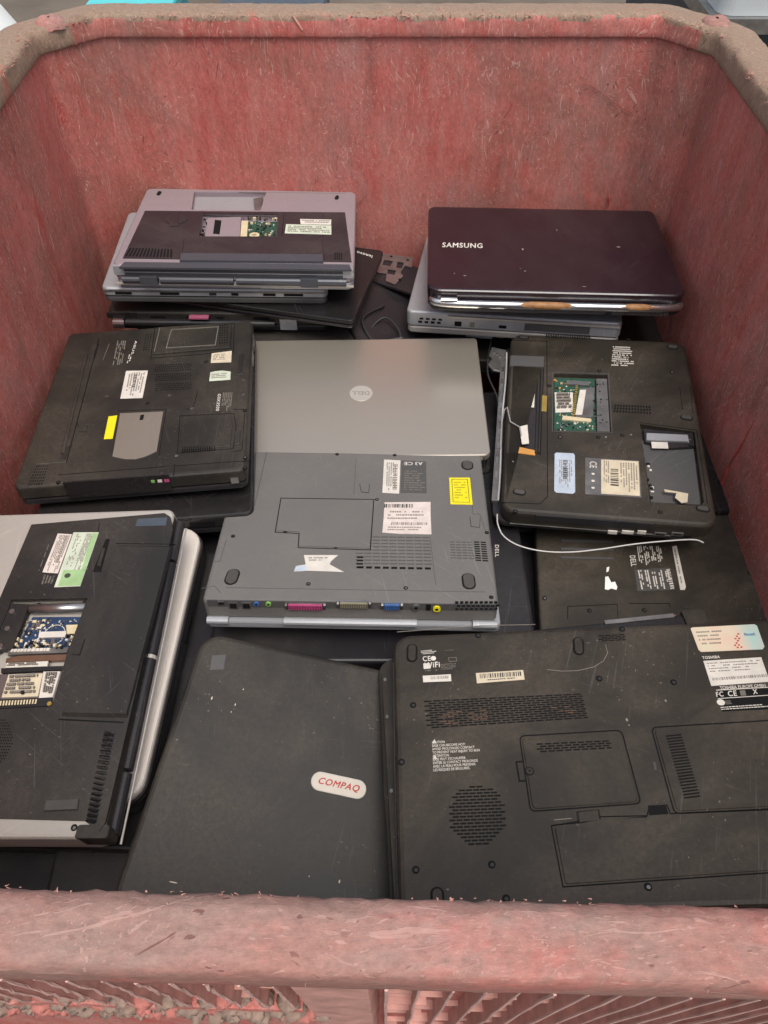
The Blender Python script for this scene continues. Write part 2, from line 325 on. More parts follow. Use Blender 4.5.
class Lap:
    """one laptop: local x right, y away from the viewer, z up; its top face lies at z = T"""
    Rc = Matrix(((1, 0, 0), (0, -math.sin(PITCH), math.cos(PITCH)), (0, -math.cos(PITCH), -math.sin(PITCH))))
    def __init__(s, pose, T, label, group=None, name='laptop', cat='laptop'):
        s.w, s.h, x = pose; s.T = T
        rot = rot_vec(x[:3]); n = rot.col[2]
        s.root = bpy.data.objects.new(name, None); col.objects.link(s.root); s.root.empty_display_size = .05
        s.mat = Matrix.Translation(Vector(x[3:]) - n * T) @ rot.to_4x4()
        s.root.matrix_world = s.mat; s.inv = s.mat.inverted()
        tag(s.root, label, cat, group); s.zoom(0, 0, 1)
    def zoom(s, x0, y0, k): s.zx, s.zy, s.zk = x0, y0, k; return s
    def _ray(s, x, y):
        px, py = s.zx + x / s.zk, s.zy + y / s.zk
        d = s.Rc @ Vector(((px - 384) / F_PX, (py - 512) / F_PX, 1)); o = Vector((0, 0, CAM_Z))
        return s.inv @ o, s.inv.to_3x3() @ d
    def p(s, x, y, z=0.0):                      # measured spot on the top face (z above it)
        o, d = s._ray(x, y); t = (s.T + z - o.z) / d.z; q = o + d * t; return (q.x, q.y)
    def q(s, pts, z=0.0): return [s.p(x, y, z) for x, y in pts]
    def pf(s, x, y, off=0.0):                   # measured spot on the near side face -> (x, z)
        o, d = s._ray(x, y); t = (-s.h / 2 - off - o.y) / d.y; q = o + d * t; return (q.x, q.z)
    # bodies
    def base_and_lid(s, mat_base, mat_lid, r=.012, tl=.010, bev=.004, holes=(), lid_off=(0, 0), lid_in=.001, base_name='base', lid_name='lid', mid='hole'):
        g = Geo(); T = s.T; zb = tl + .0015
        shell(g, s.w, s.h, r, [(.002, zb), (.0, zb + .002), (0, T - bev), (bev * .12, T - bev * .55), (bev * .45, T - bev * .16), (bev, T)], holes)
        b = g.build(base_name, mat_base, s.root)
        g = Geo(); shell(g, s.w - .012, s.h - .012, r, [(0, tl - .001), (0, zb + .001)]); g.build('inner_deck', mid, s.root)
        g = Geo(); wl, hl = s.w - 2 * lid_in, s.h - 2 * lid_in
        shell(g, wl, hl, r, [(.0025, 0), (.0006, .0012), (0, .003), (0, tl - .002), (.001, tl)])
        for v in g.v: v.x += lid_off[0]; v.y += lid_off[1]
        l = g.build(lid_name, mat_lid, s.root)
        return b, l
    def prism(s, name, pts, z0, z1, mat, parent=None, inset=0.0, label=None):
        g = Geo(); g.prism(pts, s.T + z0, s.T + z1, inset); return g.build(name, mat, parent or s.root, label)
    def plate(s, name, zp, h, mat, inset=.0006, parent=None, z0=-.002, label=None):
        return s.prism(name, s.q(zp), z0, h, mat, parent, inset, label)
    def seam(s, zp, wd=.0009, closed=True, mat='hole', z=.00025, name='panel_seam', parent=None):
        g = Geo(); g.ribbon(s.q(zp), wd, s.T - .0005, s.T + z, closed); return g.build(name, mat, parent or s.root)
    def screw(s, *zps, r=.0030, mat='hole', head=True):
        for zp in zps:
            c = s.p(*zp); g = Geo(); g.prism(ellipse(c, r, r, 14), s.T - .001, s.T + .0004)
            o = g.build('screw_hole', mat, s.root)
            if head:
                g = Geo(); g.prism(ellipse((c[0] + r * .1, c[1] - r * .1), r * .5, r * .5, 10), s.T - .001, s.T + .0007); g.build('screw_head', 'metal_dull' if random.random() < .25 else 'rubber_dark', o)
    def foot(s, zp, lw, lh, ang=0, mat='rubber', rim=True):
        c = Vector(s.p(*zp)); a = R(ang)
        def cap(w_, h_): 
            return [(c.x + x * math.cos(a) - y * math.sin(a), c.y + x * math.sin(a) + y * math.cos(a)) for x, y in rrect(w_, h_, min(w_, h_) / 2 * .98, 6)]
        if rim: g = Geo(); g.prism(cap(lw + .003, lh + .003), s.T - .001, s.T + .0004); rr = g.build('foot_recess', 'hole', s.root)
        g = Geo(); g.prism(cap(lw, lh), s.T - .001, s.T + .0022, .0008); g.build('rubber_foot', mat, s.root)
    def bil(s, quad, u, v):
        a, b, c, d = (Vector(x) for x in quad); return (a * (1 - u) + b * u) * (1 - v) + (d * (1 - u) + c * u) * v
    def cells(s, name, zq, rows, cols, fw=.8, fh=.5, mat='hole', stagger=0.0, z=.0003, mask=None, parent=None, slant=0.0, face=False, jit=0):
        quad = s.q(zq) if not face else zq; g = Geo()
        for i in range(rows):
            for j in range(cols):
                u0 = (j + (stagger if i % 2 else 0)) / cols; v0 = i / rows
                if mask and not mask(u0 + .5 / cols, v0 + .5 / rows): continue
                if jit and random.random() < jit: continue
                u1 = min(1, u0 + fw / cols); v1 = v0 + fh / rows
                g.prism([s.bil(quad, u0 + slant, v1), s.bil(quad, u1 + slant, v1), s.bil(quad, u1, v0), s.bil(quad, u0, v0)], s.T - .0005, s.T + z)
        return g.build(name, mat, parent or s.root)
    def lines(s, zq, rows, mat='print_white', z=.0003, fh=.55, name='printed_lines', parent=None, dens=.85, seed=1, minw=.02, maxw=.07):
        """rows of tiny illegible print"""
        quad = s.q(zq); g = Geo(); rd = random.Random(seed)
        for i in range(rows):
            v0 = i / rows; v1 = v0 + fh / rows; u = 0; end = 1 - rd.random() * .35
            while u < end:
                wd = rd.uniform(minw, maxw)
                if rd.random() < dens: g.prism([s.bil(quad, u, v1), s.bil(quad, min(1, u + wd), v1), s.bil(quad, min(1, u + wd), v0), s.bil(quad, u, v0)], s.T - .0002, s.T + z)
                u += wd + .012
        return g.build(name, mat, parent or s.root)
    def barcode(s, zq, n=34, mat='ink', z=.0005, parent=None, seed=2):
        quad = s.q(zq); g = Geo(); rd = random.Random(seed); u = 0
        while u < .99:
            wd = rd.choice((.5, .5, 1, 1.5)) / n; g.prism([s.bil(quad, u, 1), s.bil(quad, min(1, u + wd), 1), s.bil(quad, min(1, u + wd), 0), s.bil(quad, u, 0)], s.T, s.T + z); u += wd + rd.choice((.5, .8, 1.2)) / n
        return g.build('barcode', mat, parent or s.root)
    def sticker(s, zp, mat, name='sticker', z=.0003, label=None): return s.plate(name, zp, z, mat, 0, None, -.0004, label)
    def text(s, string, zq, mat='print_white', z=.0004, name='lettering', parent=None, local=False, up=None):
        """lettering fitted to a measured quad given in reading order TL TR BR BL"""
        quad = zq if local else s.q(zq)
        return text_mesh(string, lambda u, v: (*s.bil(quad, u, 1 - v), s.T + z), mat, name, parent or s.root)
    def ftext(s): pass
    # things on the near side face
    def fbox(s, name, x0, y0, x1, y1, mat, out=.0006, inn=.001, parent=None, off=0.0, label=None):
        xa, za = s.pf(x0, y0, off); xb, zb = s.pf(x1, y1, off); g = Geo()
        xa, xb = sorted((xa, xb)); za, zb = sorted((za, zb)); Y = -s.h / 2 - off
        g.box(xa, xb, Y - out, Y + inn, za, zb); return g.build(name, mat, parent or s.root, label)

_txt = {}
def text_mesh(string, fn, mat, name, parent):
    if string not in _txt:
        cu = bpy.data.curves.new('t', 'FONT'); cu.body = string; cu.size = 1; cu.align_x = 'LEFT'; cu.resolution_u = 3; cu.space_line = .95; cu.space_character = 1.12 if len(string) < 12 else 1.0; cu.offset = 0
        to = bpy.data.objects.new('t', cu); me = bpy.data.meshes.new_from_object(to)
        _txt[string] = ([v.co.copy() for v in me.vertices], [tuple(p.vertices) for p in me.polygons])
        bpy.data.objects.remove(to); bpy.data.meshes.remove(me)
    vs, fs = _txt[string]
    x0, x1 = min(v.x for v in vs), max(v.x for v in vs); y0, y1 = min(v.y for v in vs), max(v.y for v in vs)
    me = bpy.data.meshes.new(name); V_, F_ = [], []
    for c_, (dx, dy) in enumerate(((0, 0), (.05, 0), (.025, .03)) if len(string) <= 12 else ((0, 0), (.03, 0))):     # printed bold
        b_ = len(V_)
        for v in vs:
            q_ = fn((v.x + dx - x0) / (x1 - x0), (v.y + dy - y0) / (y1 - y0)); V_.append((q_[0], q_[1], q_[2] + .00006 * c_))
        F_ += [tuple(i + b_ for i in f_) for f_ in fs]
    me.from_pydata(V_, [], F_); me.update()
    me.materials.append(M[mat]); o = bpy.data.objects.new(name, me); col.objects.link(o); o.parent = parent
    return o

# ================================================================== SETTING
g = Geo(); g.add([(-150, -150, 0), (150, -150, 0), (150, 150, 0), (-150, 150, 0)], [(0, 1, 2, 3)])
M['ground'] = plain('dusty_concrete', (.13, .105, .08), .9, var=.45, scale=3)
tag(g.build('ground', 'ground'), kind='structure')

# ------------------------------------------------------------------ crate
crate = bpy.data.objects.new('plastic_crate', None); col.objects.link(crate); crate.location = (0, .69, 0)
tag(crate, 'large red scuffed plastic pallet crate holding the whole heap of old laptops', 'crate')
CINV = Vector((0, -.69, 0))
inner = [(-.488, .1025), (.472, .080), (.472, 1.205), (.406, 1.278), (-.422, 1.278), (-.494, 1.208)]   # rim line seen from above
def rounded(poly, r, seg=5, step=.006):
    n = len(poly); out = []
    for i in range(n):
        p = Vector(poly[i]); a = (Vector(poly[i - 1]) - p); b = (Vector(poly[(i + 1) % n]) - p)
        rr = min(r, a.length * .4, b.length * .4); a.normalize(); b.normalize()
        for k in range(seg + 1):
            t = k / seg; out.append((p + a * rr) * (1 - t) ** 2 + p * 2 * t * (1 - t) + (p + b * rr) * t * t)
    res = []
    for i in range(len(out)):
        a, b = out[i], out[(i + 1) % len(out)]; m = max(1, int((b - a).length / step))
        for k in range(m): res.append(a.lerp(b, k / m))
    return res
path = rounded(inner, .008, 2)
nP = len(path)
norms = []
for i in range(nP):
    t = (path[(i + 2) % nP] - path[i - 2]).normalized(); norms.append(Vector((t.y, -t.x)))
def thick(p): return .031 if p.y < .14 else (.031 + (.052 - .031) * min(1, (p.y - .14) / .06))
def sweep(name, prof, mat, rough_edges=True, seed=0, sel=None, amp=1.0):
    """prof: list of (outward offset in rim thicknesses or ('m', metres), z, roughness)"""
    vs = []; K = len(prof)
    for i in range(nP):
        th = thick(path[i])
        for d, z, rg in prof:
            dd = d[1] if isinstance(d, tuple) else d * th
            P = path[i] + norms[i] * dd; q = Vector((P.x, P.y, z))
            if rg:
                kf = .45 if path[i].y < .14 else 1.0
                nn = noise.noise(q * 55 + Vector((seed, 0, 0))) * .5 * kf + noise.noise(q * 170) * .35 + noise.noise(q * 420) * .25
                n2 = noise.noise(q * 48 + Vector((9, seed, 3))) * .6 * kf + noise.noise(q * 210 + Vector((3, 1, 5))) * .45
                q = q + Vector((norms[i].x, norms[i].y, 0)) * nn * rg * amp + Vector((0, 0, 1)) * n2 * rg * .9 * amp
            vs.append(q + CINV)
    fs = [(i * K + k, ((i + 1) % nP) * K + k, ((i + 1) % nP) * K + k + 1, i * K + k + 1) for i in range(nP) for k in range(K - 1)]
    return mesh_obj(name, vs, fs, mat, crate, smooth=True)
wall_prof = [(('m', .004), .10, 0)] + [(('m', .004 - .004 * (z - .1) / .7), z, .0035) for z in [.15 + .0125 * k for k in range(52)]] + [(('m', .0), .797, .0025)]
sweep('inner_wall', wall_prof, 'crate', amp=.5)
lip_prof = [(('m', .001), .796, .001), (('m', -.0035), .7975, .0015), (('m', -.0045), .800, .0015), (('m', -.0045), .806, .002), (('m', -.004), .813, .002), (('m', -.0035), .819, .003), (('m', -.0025), .8235, .004), (('m', -.0005), .8265, .005), (.09, .8282, .0045)]
top_prof = [(.09, .8282, .0045), (.13, .8287, .003), (.22, .829, .0015), (.38, .8288, .0015), (.55, .8286, .0015), (.70, .8284, .0015), (.84, .828, .002), (.92, .8268, .002), (.97, .824, .002), (1.0, .820, .0015), (1.0, .815, .001), (1.0, .806, .001), (.985, .798, .001), (.9, .792, .001), (.6, .790, 0), (.45, .789, 0)]
def split_front(o, lip=False):      # the front run of the rim is pinker and greyer than the brown-worn sides
    me = o.data; me.materials.append(M['rim_front']); me.materials.append(M['rim'])
    for pl in me.polygons:
        n_ = noise.noise(pl.center * 25) * .03
        if pl.center.y < .145 - .69 + n_: pl.material_index = 1
        elif lip and (abs(pl.center.x) > .45 + n_ * .5 or pl.center.z > .8225 + n_ * .25): pl.material_index = 2
split_front(sweep('rim_lip', lip_prof, 'crate', seed=4), True); split_front(sweep('rim_top', top_prof, 'rim', seed=4))
outer_prof = [(('m', .012), .795, 0), (('m', .010), .70, 0), (('m', .004), .45, 0), (('m', -.004), .12, 0)]
sweep('outer_wall', [(('m', .014), .795, 0)] + [(('m', .014 - .05 * (.795 - z) * .5), z, .0012) for z in (.78, .74, .7, .66, .62, .58, .54, .5, .4, .3, .2, .1)], 'crate_front')
fv = [Vector((p.x, p.y, .11)) + CINV for p in path]; mesh_obj('floor', fv, [tuple(range(nP))], 'crate', crate)

# front skirt: rim face turns down into fine ribs with short cross ribs, smooth post in the middle
def fy(x): return .1025 + (x + .488) * (.080 - .1025) / .96
def front_y(x, z, out): return fy(x) - out + .05 * (.795 - z)
XP0, XP1 = -.049, -.003
def rib_range(x0, x1, n, zlow, name, czs):
    g = Geo()
    for k in range(n):
        x = x0 + (x1 - x0) * k / max(1, n - 1); zl = zlow(x)
        zs = [.797 - (.797 - zl) * q / 10 for q in range(11)]
        jx = [noise.noise(Vector((x * 90, z * 40, 2))) * .0016 for z in zs]
        for q in range(10):
            z0, z1 = zs[q], zs[q + 1]; a, b = jx[q], jx[q + 1]; e = .0300 + noise.noise(Vector((x * 70, z0 * 120, 7))) * .0012
            v = [(x + a - .0006, front_y(x, z0, .019), z0), (x + a + .0006, front_y(x, z0, .019), z0), (x + a + .0005, front_y(x, z0, e), z0), (x + a - .0005, front_y(x, z0, e), z0)]
            e = .0300 + noise.noise(Vector((x * 70, z1 * 120, 7))) * .0012
            v += [(x + b - .0006, front_y(x, z1, .019), z1), (x + b + .0006, front_y(x, z1, .019), z1), (x + b + .0005, front_y(x, z1, e), z1), (x + b - .0005, front_y(x, z1, e), z1)]
            g.add([Vector(t) + CINV for t in v], [(0, 1, 2, 3), (4, 5, 6, 7), (0, 1, 5, 4), (1, 2, 6, 5), (2, 3, 7, 6), (3, 0, 4, 7)])
    worn = Geo()
    for k in range(n):
        x = x0 + (x1 - x0) * k / max(1, n - 1); zl = zlow(x)
        worn.tube([Vector((x + noise.noise(Vector((x * 90, z * 40, 2))) * .0016, front_y(x, z, .0300 + noise.noise(Vector((x * 70, z * 120, 7))) * .0012), z)) + CINV for z in [.797 - (.797 - zl) * q / 14 for q in range(15)]], [.0007 + .0004 * random.random() for _ in range(15)], 5)
    ob = worn.build('worn_rib_edges', 'worn_edge', crate); ob['kind'] = 'stuff'
    return cross_ribs(x0, x1, n, czs, name, g)
def cross_ribs(x0, x1, n, zs, name, g):
    dx = (x1 - x0) / (n - 1)
    for k in range(n - 1):
        for zi, z in enumerate(zs):
            if random.random() < .12: continue
            xa = x0 + dx * k; xb = xa + dx * random.choice((1, 1, 1, .6)); zz = z + random.uniform(-.006, .006)
            o = random.uniform(.022, .0262)
            g.add([Vector(t) + CINV for t in ((xa, front_y(xa, zz, .019), zz), (xb, front_y(xb, zz, .019), zz), (xb, front_y(xb, zz, o), zz), (xa, front_y(xa, zz, o), zz),
                   (xa, front_y(xa, zz, .019), zz - .0012), (xb, front_y(xb, zz, .019), zz - .0012), (xb, front_y(xb, zz, o), zz - .0012), (xa, front_y(xa, zz, o), zz - .0012))],
                  [(0, 1, 2, 3), (4, 5, 6, 7), (0, 1, 5, 4), (1, 2, 6, 5), (2, 3, 7, 6), (3, 0, 4, 7)])
    return g.build(name, 'rib', crate)
rib_range(-.41, XP0 - .004, 23, lambda x: .672 + .010 * math.sin(x * 60), 'rib_panel', (.775, .745, .715, .69))
rib_range(XP1 + .004, .43, 28, lambda x: .25, 'rib_panel', [.78 - .03 * k for k in range(14)])
def front_block(name, x0, x1, z0, z1, o0, o1, mat):
    g = Geo(); nx, nz = 10, 24; vs = []; fs = []
    for i in range(nx + 1):
        for j in range(nz + 1):
            x = x0 + (x1 - x0) * i / nx; z = z0 + (z1 - z0) * j / nz
            e = o1 if 0 < i < nx else o0
            q = Vector((x, front_y(x, z, e + noise.noise(Vector((x * 60, 1, z * 60))) * .0015), z)); vs.append(q + CINV)
    for i in range(nx):
        for j in range(nz): fs.append((i * (nz + 1) + j, (i + 1) * (nz + 1) + j, (i + 1) * (nz + 1) + j + 1, i * (nz + 1) + j + 1))
    return mesh_obj(name, vs, fs, mat, crate)
front_block('outer_panel', -.47, XP0, .68, .80, .0195, .0195, 'crate_front')
front_block('outer_panel', XP1, .46, .2, .80, .0195, .0195, 'crate_front')
front_block('corner_post', XP0, XP1, .3, .80, .019, .0300, 'rib')
# ragged ledge below the left ribs with packed dirt
g = Geo(); xs = [-.45 + .4 * k / 60 for k in range(61)]; vs = []
for x in xs:
    e = .030 + noise.noise(Vector((x * 80, 0, 0))) * .002; z = .664 + noise.noise(Vector((x * 50, 3, 0))) * .002
    vs += [Vector((x, front_y(x, z, .010), z)) + CINV, Vector((x, front_y(x, z, e), z)) + CINV, Vector((x, front_y(x, z, e), z - .01)) + CINV]
fs = []
for i in range(60): fs += [(3 * i, 3 * i + 3, 3 * i + 4, 3 * i + 1), (3 * i + 1, 3 * i + 4, 3 * i + 5, 3 * i + 2)]
mesh_obj('ledge', vs, fs, 'crate_front', crate)
# corner knobs of the rim
for (x, y) in ((-.478, 1.245), (.474, 1.242)):
    g = Geo(); prev = None; vs = []; fs = []; sg = 24
    for (rr, z) in ((.0225, .822), (.0205, .829), (.016, .8325), (.010, .8345), (.002, .8352)):
        for k in range(sg):
            a = 2 * math.pi * k / sg; q = Vector((x + rr * math.cos(a), y + rr * math.sin(a), z)); q += Vector((0, 0, 1)) * noise.noise(q * 90) * .003; q += Vector((noise.noise(q * 70), noise.noise(q * 75 + Vector((4, 4, 4))), 0)) * .003; vs.append(q + CINV)
    for i in range(4):
        for k in range(sg): fs.append((i * sg + k, i * sg + (k + 1) % sg, (i + 1) * sg + (k + 1) % sg, (i + 1) * sg + k))
    mesh_obj('stacking_knob', vs, fs, 'rim_front', crate, smooth=True)

# frayed burrs on the rim edges and hairs scraped up from the walls
def burr(g, p, n, L_, wd, rd):
    t1 = Vector((rd.uniform(-1, 1), rd.uniform(-1, 1), rd.uniform(-1, 1))); t1 = (t1 - n * t1.dot(n)).normalized(); side = n.cross(t1)
    pts = []; lift = rd.uniform(.05, .55); curl = rd.uniform(-1, 1)
    for k in range(5):
        u = k / 4; pts.append((p + t1 * L_ * u + side * curl * L_ * u * u * .6 + n * lift * L_ * math.sin(u * 2.4) * .4, wd * (1 - u * .8)))
    vs = []; 
    for q, ww in pts: vs += [q - side * ww, q + side * ww, q + n * ww * .6]
    fs = []
    for k in range(4):
        a = 3 * k; fs += [(a, a + 1, a + 4, a + 3), (a + 1, a + 2, a + 5, a + 4), (a + 2, a, a + 3, a + 5)]
    g.add(vs, fs)
rd = random.Random(3); g = Geo(); g2 = Geo()
for k in range(4200):
    i = rd.randrange(nP); n3 = Vector((norms[i].x, norms[i].y, 0)); th = thick(path[i])
    edge = rd.random()
    if edge < .62: d = -.003 + rd.uniform(-.001, .002); z = .824 + rd.uniform(-.003, .004)
    elif edge < .85: d = rd.uniform(0, th * .5); z = .8285
    else: d = th * .98; z = .815 + rd.uniform(-.008, .006)
    p = Vector((path[i].x, path[i].y, z)) + n3 * d + CINV
    front = path[i].y < .14
    if front and rd.random() < .45: continue
    if noise.noise(p * 30) < rd.uniform(-.25, .35): continue
    nn = (Vector((0, 0, 1)) - n3 * rd.uniform(-.6, .9)).normalized()
    burr(g2 if rd.random() < .12 and not front else g, p, nn, rd.uniform(.001, .0045) * (.55 if front else 1.5), rd.uniform(.0003, .0009) * (.6 if front else 1.3), rd)
o = g.build('frayed_edge', 'burr', crate); o['kind'] = 'stuff'
o = g2.build('frayed_edge', 'burr_red', crate); o['kind'] = 'stuff'
g = Geo()
for k in range(1500):
    i = rd.randrange(nP); n3 = Vector((norms[i].x, norms[i].y, 0)); z = .80 - abs(rd.gauss(0, .17)); 
    if z < .4: continue
    p = Vector((path[i].x, path[i].y, z)) - n3 * .0008 + n3 * .004 * (.8 - z) / .7 + CINV
    burr(g, p, -n3, rd.uniform(.002, .010), rd.uniform(.0001, .00028), rd)
o = g.build('scraped_hairs', 'burr', crate); o['kind'] = 'stuff'
# gouges
def wall_pt(px, py, axis, val, off=0.0):
    d = Lap.Rc @ Vector(((px - 384) / F_PX, (py - 512) / F_PX, 1)); k = 'xyz'.index(axis); t = val / d[k] if axis != 'z' else (val - CAM_Z) / d.z
    return Vector((0, 0, CAM_Z)) + d * t + CINV
def strand(pts, r, mat, name='gouge'):
    g = Geo(); g.tube(pts, r, 6); return g.build(name, mat, crate)
strand([wall_pt(x, y, 'y', 1.276) for x, y in ((583, 84), (590, 85), (600, 92), (612, 101), (622, 108), (632, 113))], .0005, 'gouge_dark')
strand([wall_pt(x, y, 'y', 1.276) for x, y in ((0+608, 194), (609, 200), (608, 207))], [.0006, .0016, .0004], 'burr_red')
strand([wall_pt(x, y, 'x', .4725) for x, y in ((722, 484), (727, 470), (735, 455), (744, 440), (752, 425), (757, 412))], [.0014, .0019, .0014, .0009, .0006, .0002], 'burr_red', 'torn_strip')
strand([wall_pt(x, y, 'y', 1.274) for x, y in ((292, 15), (297, 22), (302, 30), (301, 33))], [.001, .0022, .0018, .0008], 'burr', 'torn_strip')

# ------------------------------------------------------------------ things beyond the crate
def lumpy(name, c, s, mat, seed=0, sub=4, amp=.2, freq=1.6):
    bm = bmesh.new(); bmesh.ops.create_icosphere(bm, subdivisions=sub, radius=1)
    for v in bm.verts:
        n = v.co.normalized(); v.co = n * (1 + amp * noise.noise(n * freq + Vector((seed, 0, 0))) + amp * .4 * noise.noise(n * freq * 3.1 + Vector((0, seed, 0))))
        v.co = Vector((v.co.x * s[0], v.co.y * s[1], v.co.z * s[2]))
    me = bpy.data.meshes.new(name); bm.to_mesh(me); bm.free(); me.materials.append(M[mat]); me.polygons.foreach_set('use_smooth', [True] * len(me.polygons))
    o = bpy.data.objects.new(name, me); col.objects.link(o); o.location = c; return o
M['sack'] = plain('white_woven_sack', (.66, .68, .66), .7, var=.2, scale=8)
M['turq'] = plain('turquoise_plastic', (.08, .50, .52), .5, var=.2, scale=5)
M['panel_pale'] = plain('pale_grey_painted_metal', (.52, .56, .56), .4, var=.12, scale=4)
M['bluegrey'] = plain('dark_blue_grey_plastic', (.05, .065, .085), .5)
M['dirt'] = plain('grey_dirt_clod', (.29, .20, .155), .95, var=.5, scale=90)
M['dirt_red'] = plain('red_plastic_chip', (.45, .16, .13), .8, var=.4, scale=60)
o = lumpy('woven_sack', (-1.0, 1.62, .40), (.36, .36, .42), 'sack', 3); tag(o, 'white bulging sack standing behind the left rear corner of the red crate', 'sack')
g = Geo(); g.prism([(x - .67, y + 2.35) for x, y in rrect(.20, .5, .02)], 0, .50, .01); 
b0 = bpy.data.objects.new('storage_bin', None); col.objects.link(b0); b0.location = (0, 0, 0); tag(b0, 'turquoise plastic bin standing behind the left part of the crate', 'bin')
g.build('bin_body', 'turq', b0)
g = Geo(); g.prism([(x - .67, y + 2.35) for x, y in rrect(.23, .54, .03)], .505, .53, .006); g.build('bin_rim', 'turq', b0)
b1 = bpy.data.objects.new('metal_cabinet', None); col.objects.link(b1); b1.location = (1.10, 1.98, 0); tag(b1, 'pale grey painted metal cabinet behind the right rear corner of the crate', 'cabinet')
g = Geo(); g.prism([(x, y + .05) for x, y in rrect(.95, .8, .03)], .716, .90, .02); g.build('cabinet_top', 'panel_pale', b1)
g = Geo(); g.prism([(x, y + .05) for x, y in rrect(.98, .83, .02)], .690, .7155); g.build('cabinet_trim', 'metal', b1)
g = Geo(); g.prism([(x, y + .05) for x, y in rrect(.90, .75, .03)], 0, .6895); g.build('cabinet_body', 'bluegrey', b1)
b2 = bpy.data.objects.new('storage_bin', None); col.objects.link(b2); tag(b2, 'dark blue-grey bin standing right of the turquoise bin behind the crate', 'bin')
g = Geo(); g.prism([(x - .30, y + 2.35) for x, y in rrect(.29, .4, .02)], 0, .52, .01); g.build('bin_body', 'bluegrey', b2)
# clods of dirt caught on the ledge under the left ribs
for zz, n_ in ((.640, 24), (.612, 26)):
    g = Geo(); vs = []; fs = []
    for i in range(61):
        x = -.45 + .4 * i / 60; e = .029 + noise.noise(Vector((x * 80, zz * 50, 0))) * .0015; z = zz + noise.noise(Vector((x * 50, 3, zz))) * .005
        vs += [Vector((x, front_y(x, z, .019), z)) + CINV, Vector((x, front_y(x, z, e), z)) + CINV, Vector((x, front_y(x, z, e), z - .006)) + CINV]
    for i in range(60): fs += [(3 * i, 3 * i + 3, 3 * i + 4, 3 * i + 1), (3 * i + 1, 3 * i + 4, 3 * i + 5, 3 * i + 2)]
    mesh_obj('ledge', vs, fs, 'crate_front', crate)
    for k in range(n_):
        x = -.30 + .0105 * k + random.uniform(-.003, .003)
        o = lumpy('dirt_clod', (x, front_y(x, zz, .0265), zz + .004), [random.uniform(.005, .0085) for _ in range(3)], random.choice(('dirt', 'dirt', 'dirt', 'dirt_red')), k + 50 * zz, 3, .6, 2.4)
        tag(o, 'grey or reddish dirt clod on the ledge of ribs below the front rim', 'dirt clod', 'dirt clods caught under the front rim')
for k in range(17):
    x = -.26 + .0125 * k + random.uniform(-.003, .003); z = .667; 
    o = lumpy('dirt_clod', (x, front_y(x, z, .0255), z + .004), [random.uniform(.004, .0075)] * 3, 'dirt_red' if k in (4, 9, 13) else 'dirt', k, 3, .5, 2.2)
    tag(o, 'grey or reddish dirt clod on the ledge of ribs below the front rim', 'dirt clod', 'dirt clods caught under the front rim')

# ================================================================== LAPTOPS
POSE = {
'K': (.33, .275, (-.1435, -.0011, -.022, -.0349, .6068, .4815)),
'H': (.28, .35, (-.0928, -.0186, .0953, -.3258, .805, .5138)),
'J': (.265, .37, (-.0057, -.0464, -.1394, .3056, .7934, .479)),
'A': (.36, .265, (-.067, .0245, .0138, -.2263, 1.1489, .569)),
'B': (.345, .24, (-.0355, .0425, .0448, -.2649, 1.1418, .531)),
'C': (.36, .22, (-.0415, .012, -.2139, -.1994, 1.1297, .5002)),
'F': (.38, .26, (-.033, -.0011, -.042, .2596, 1.101, .5582)),
'G': (.335, .27, (-.0828, -.0352, -.1606, .2223, 1.1363, .4863)),
'I': (.36, .26, (-.0049, -.0171, -.0032, -.0333, .866, .461)),
'P': (.36, .28, (.0775, .1312, -.1664, -.0452, .2752, .4576)),
'Q': (.425, .285, (-.1077, -.0603, .0109, .2229, .2936, .5269)),
'N': (.25, .36, (.0681, -.0787, -.0219, -.3691, .3968, .5214)),
'O': (.258, .35, (-.0079, -.0052, -.0278, -.3579, .4368, .4695)),
'L': (.385, .27, (0, 0, 0, -.0125, .575, .425)),
'M': (.285, .36, (0, 0, -.09, .338, .535, .405)),
'R': (.27, .25, (.0075, -.012, .1083, .243, .338, .472)),
'D1': (.355, .26, (0, 0, -.02, -.262, 1.158, .487)),
'D2': (.36, .26, (0, 0, .03, -.228, 1.128, .448)),
}

# ---- A: bronze silver laptop, upside down, far left stack top
a = Lap(POSE['A'], .038, 'bronze-silver upside-down laptop with open memory bay, topmost of the rear left stack').zoom(110, 185, 3.072)
ramA = a.q([(285, 90), (516, 92), (512, 160), (274, 160)]); bayA = a.q([(258, 22), (480, 22), (462, 78), (250, 76)])
a.base_and_lid('bronze', 'silver_cool', .012, .012, .004, [(ramA, .010), (bayA, .008)])
# dark centre panel with the same opening
def ring_plate(L, outer, hole, h, mat, name):
    o_, h_ = L.q(outer), hole; v = [Vector((*p, L.T + h)) for p in o_] + [Vector((*p, L.T + h)) for p in h_]
    lo = [Vector((*p, L.T - .001)) for p in o_] + [Vector((*p, L.T - .004)) for p in h_]; n1, n2 = len(o_), len(h_)
    tr = fill([v[:n1], v[n1:]]); g = Geo(); fs = [tuple(t) for t in tr]
    fs += [(k, (k + 1) % n1, n1 + n2 + (k + 1) % n1, n1 + n2 + k) for k in range(n1)]
    fs += [(n1 + k, n1 + (k + 1) % n2, n1 + n2 + n1 + (k + 1) % n2, n1 + n2 + n1 + k) for k in range(n2)]
    g.add(v + lo, fs); return g.build(name, mat, L.root)
ring_plate(a, [(108, 81), (722, 86), (742, 238), (40, 226)], ramA, .0012, 'panel_brown', 'centre_panel')
a.plate('battery', [(225, 168), (655, 172), (662, 232), (217, 226)], .0035, 'panel_brown', .003)
a.plate('rear_slope', [(45, 238), (735, 246), (742, 262), (28, 254)], .0010, 'slate', 0)  # sky reflection on the slope, painted as a bluish plate
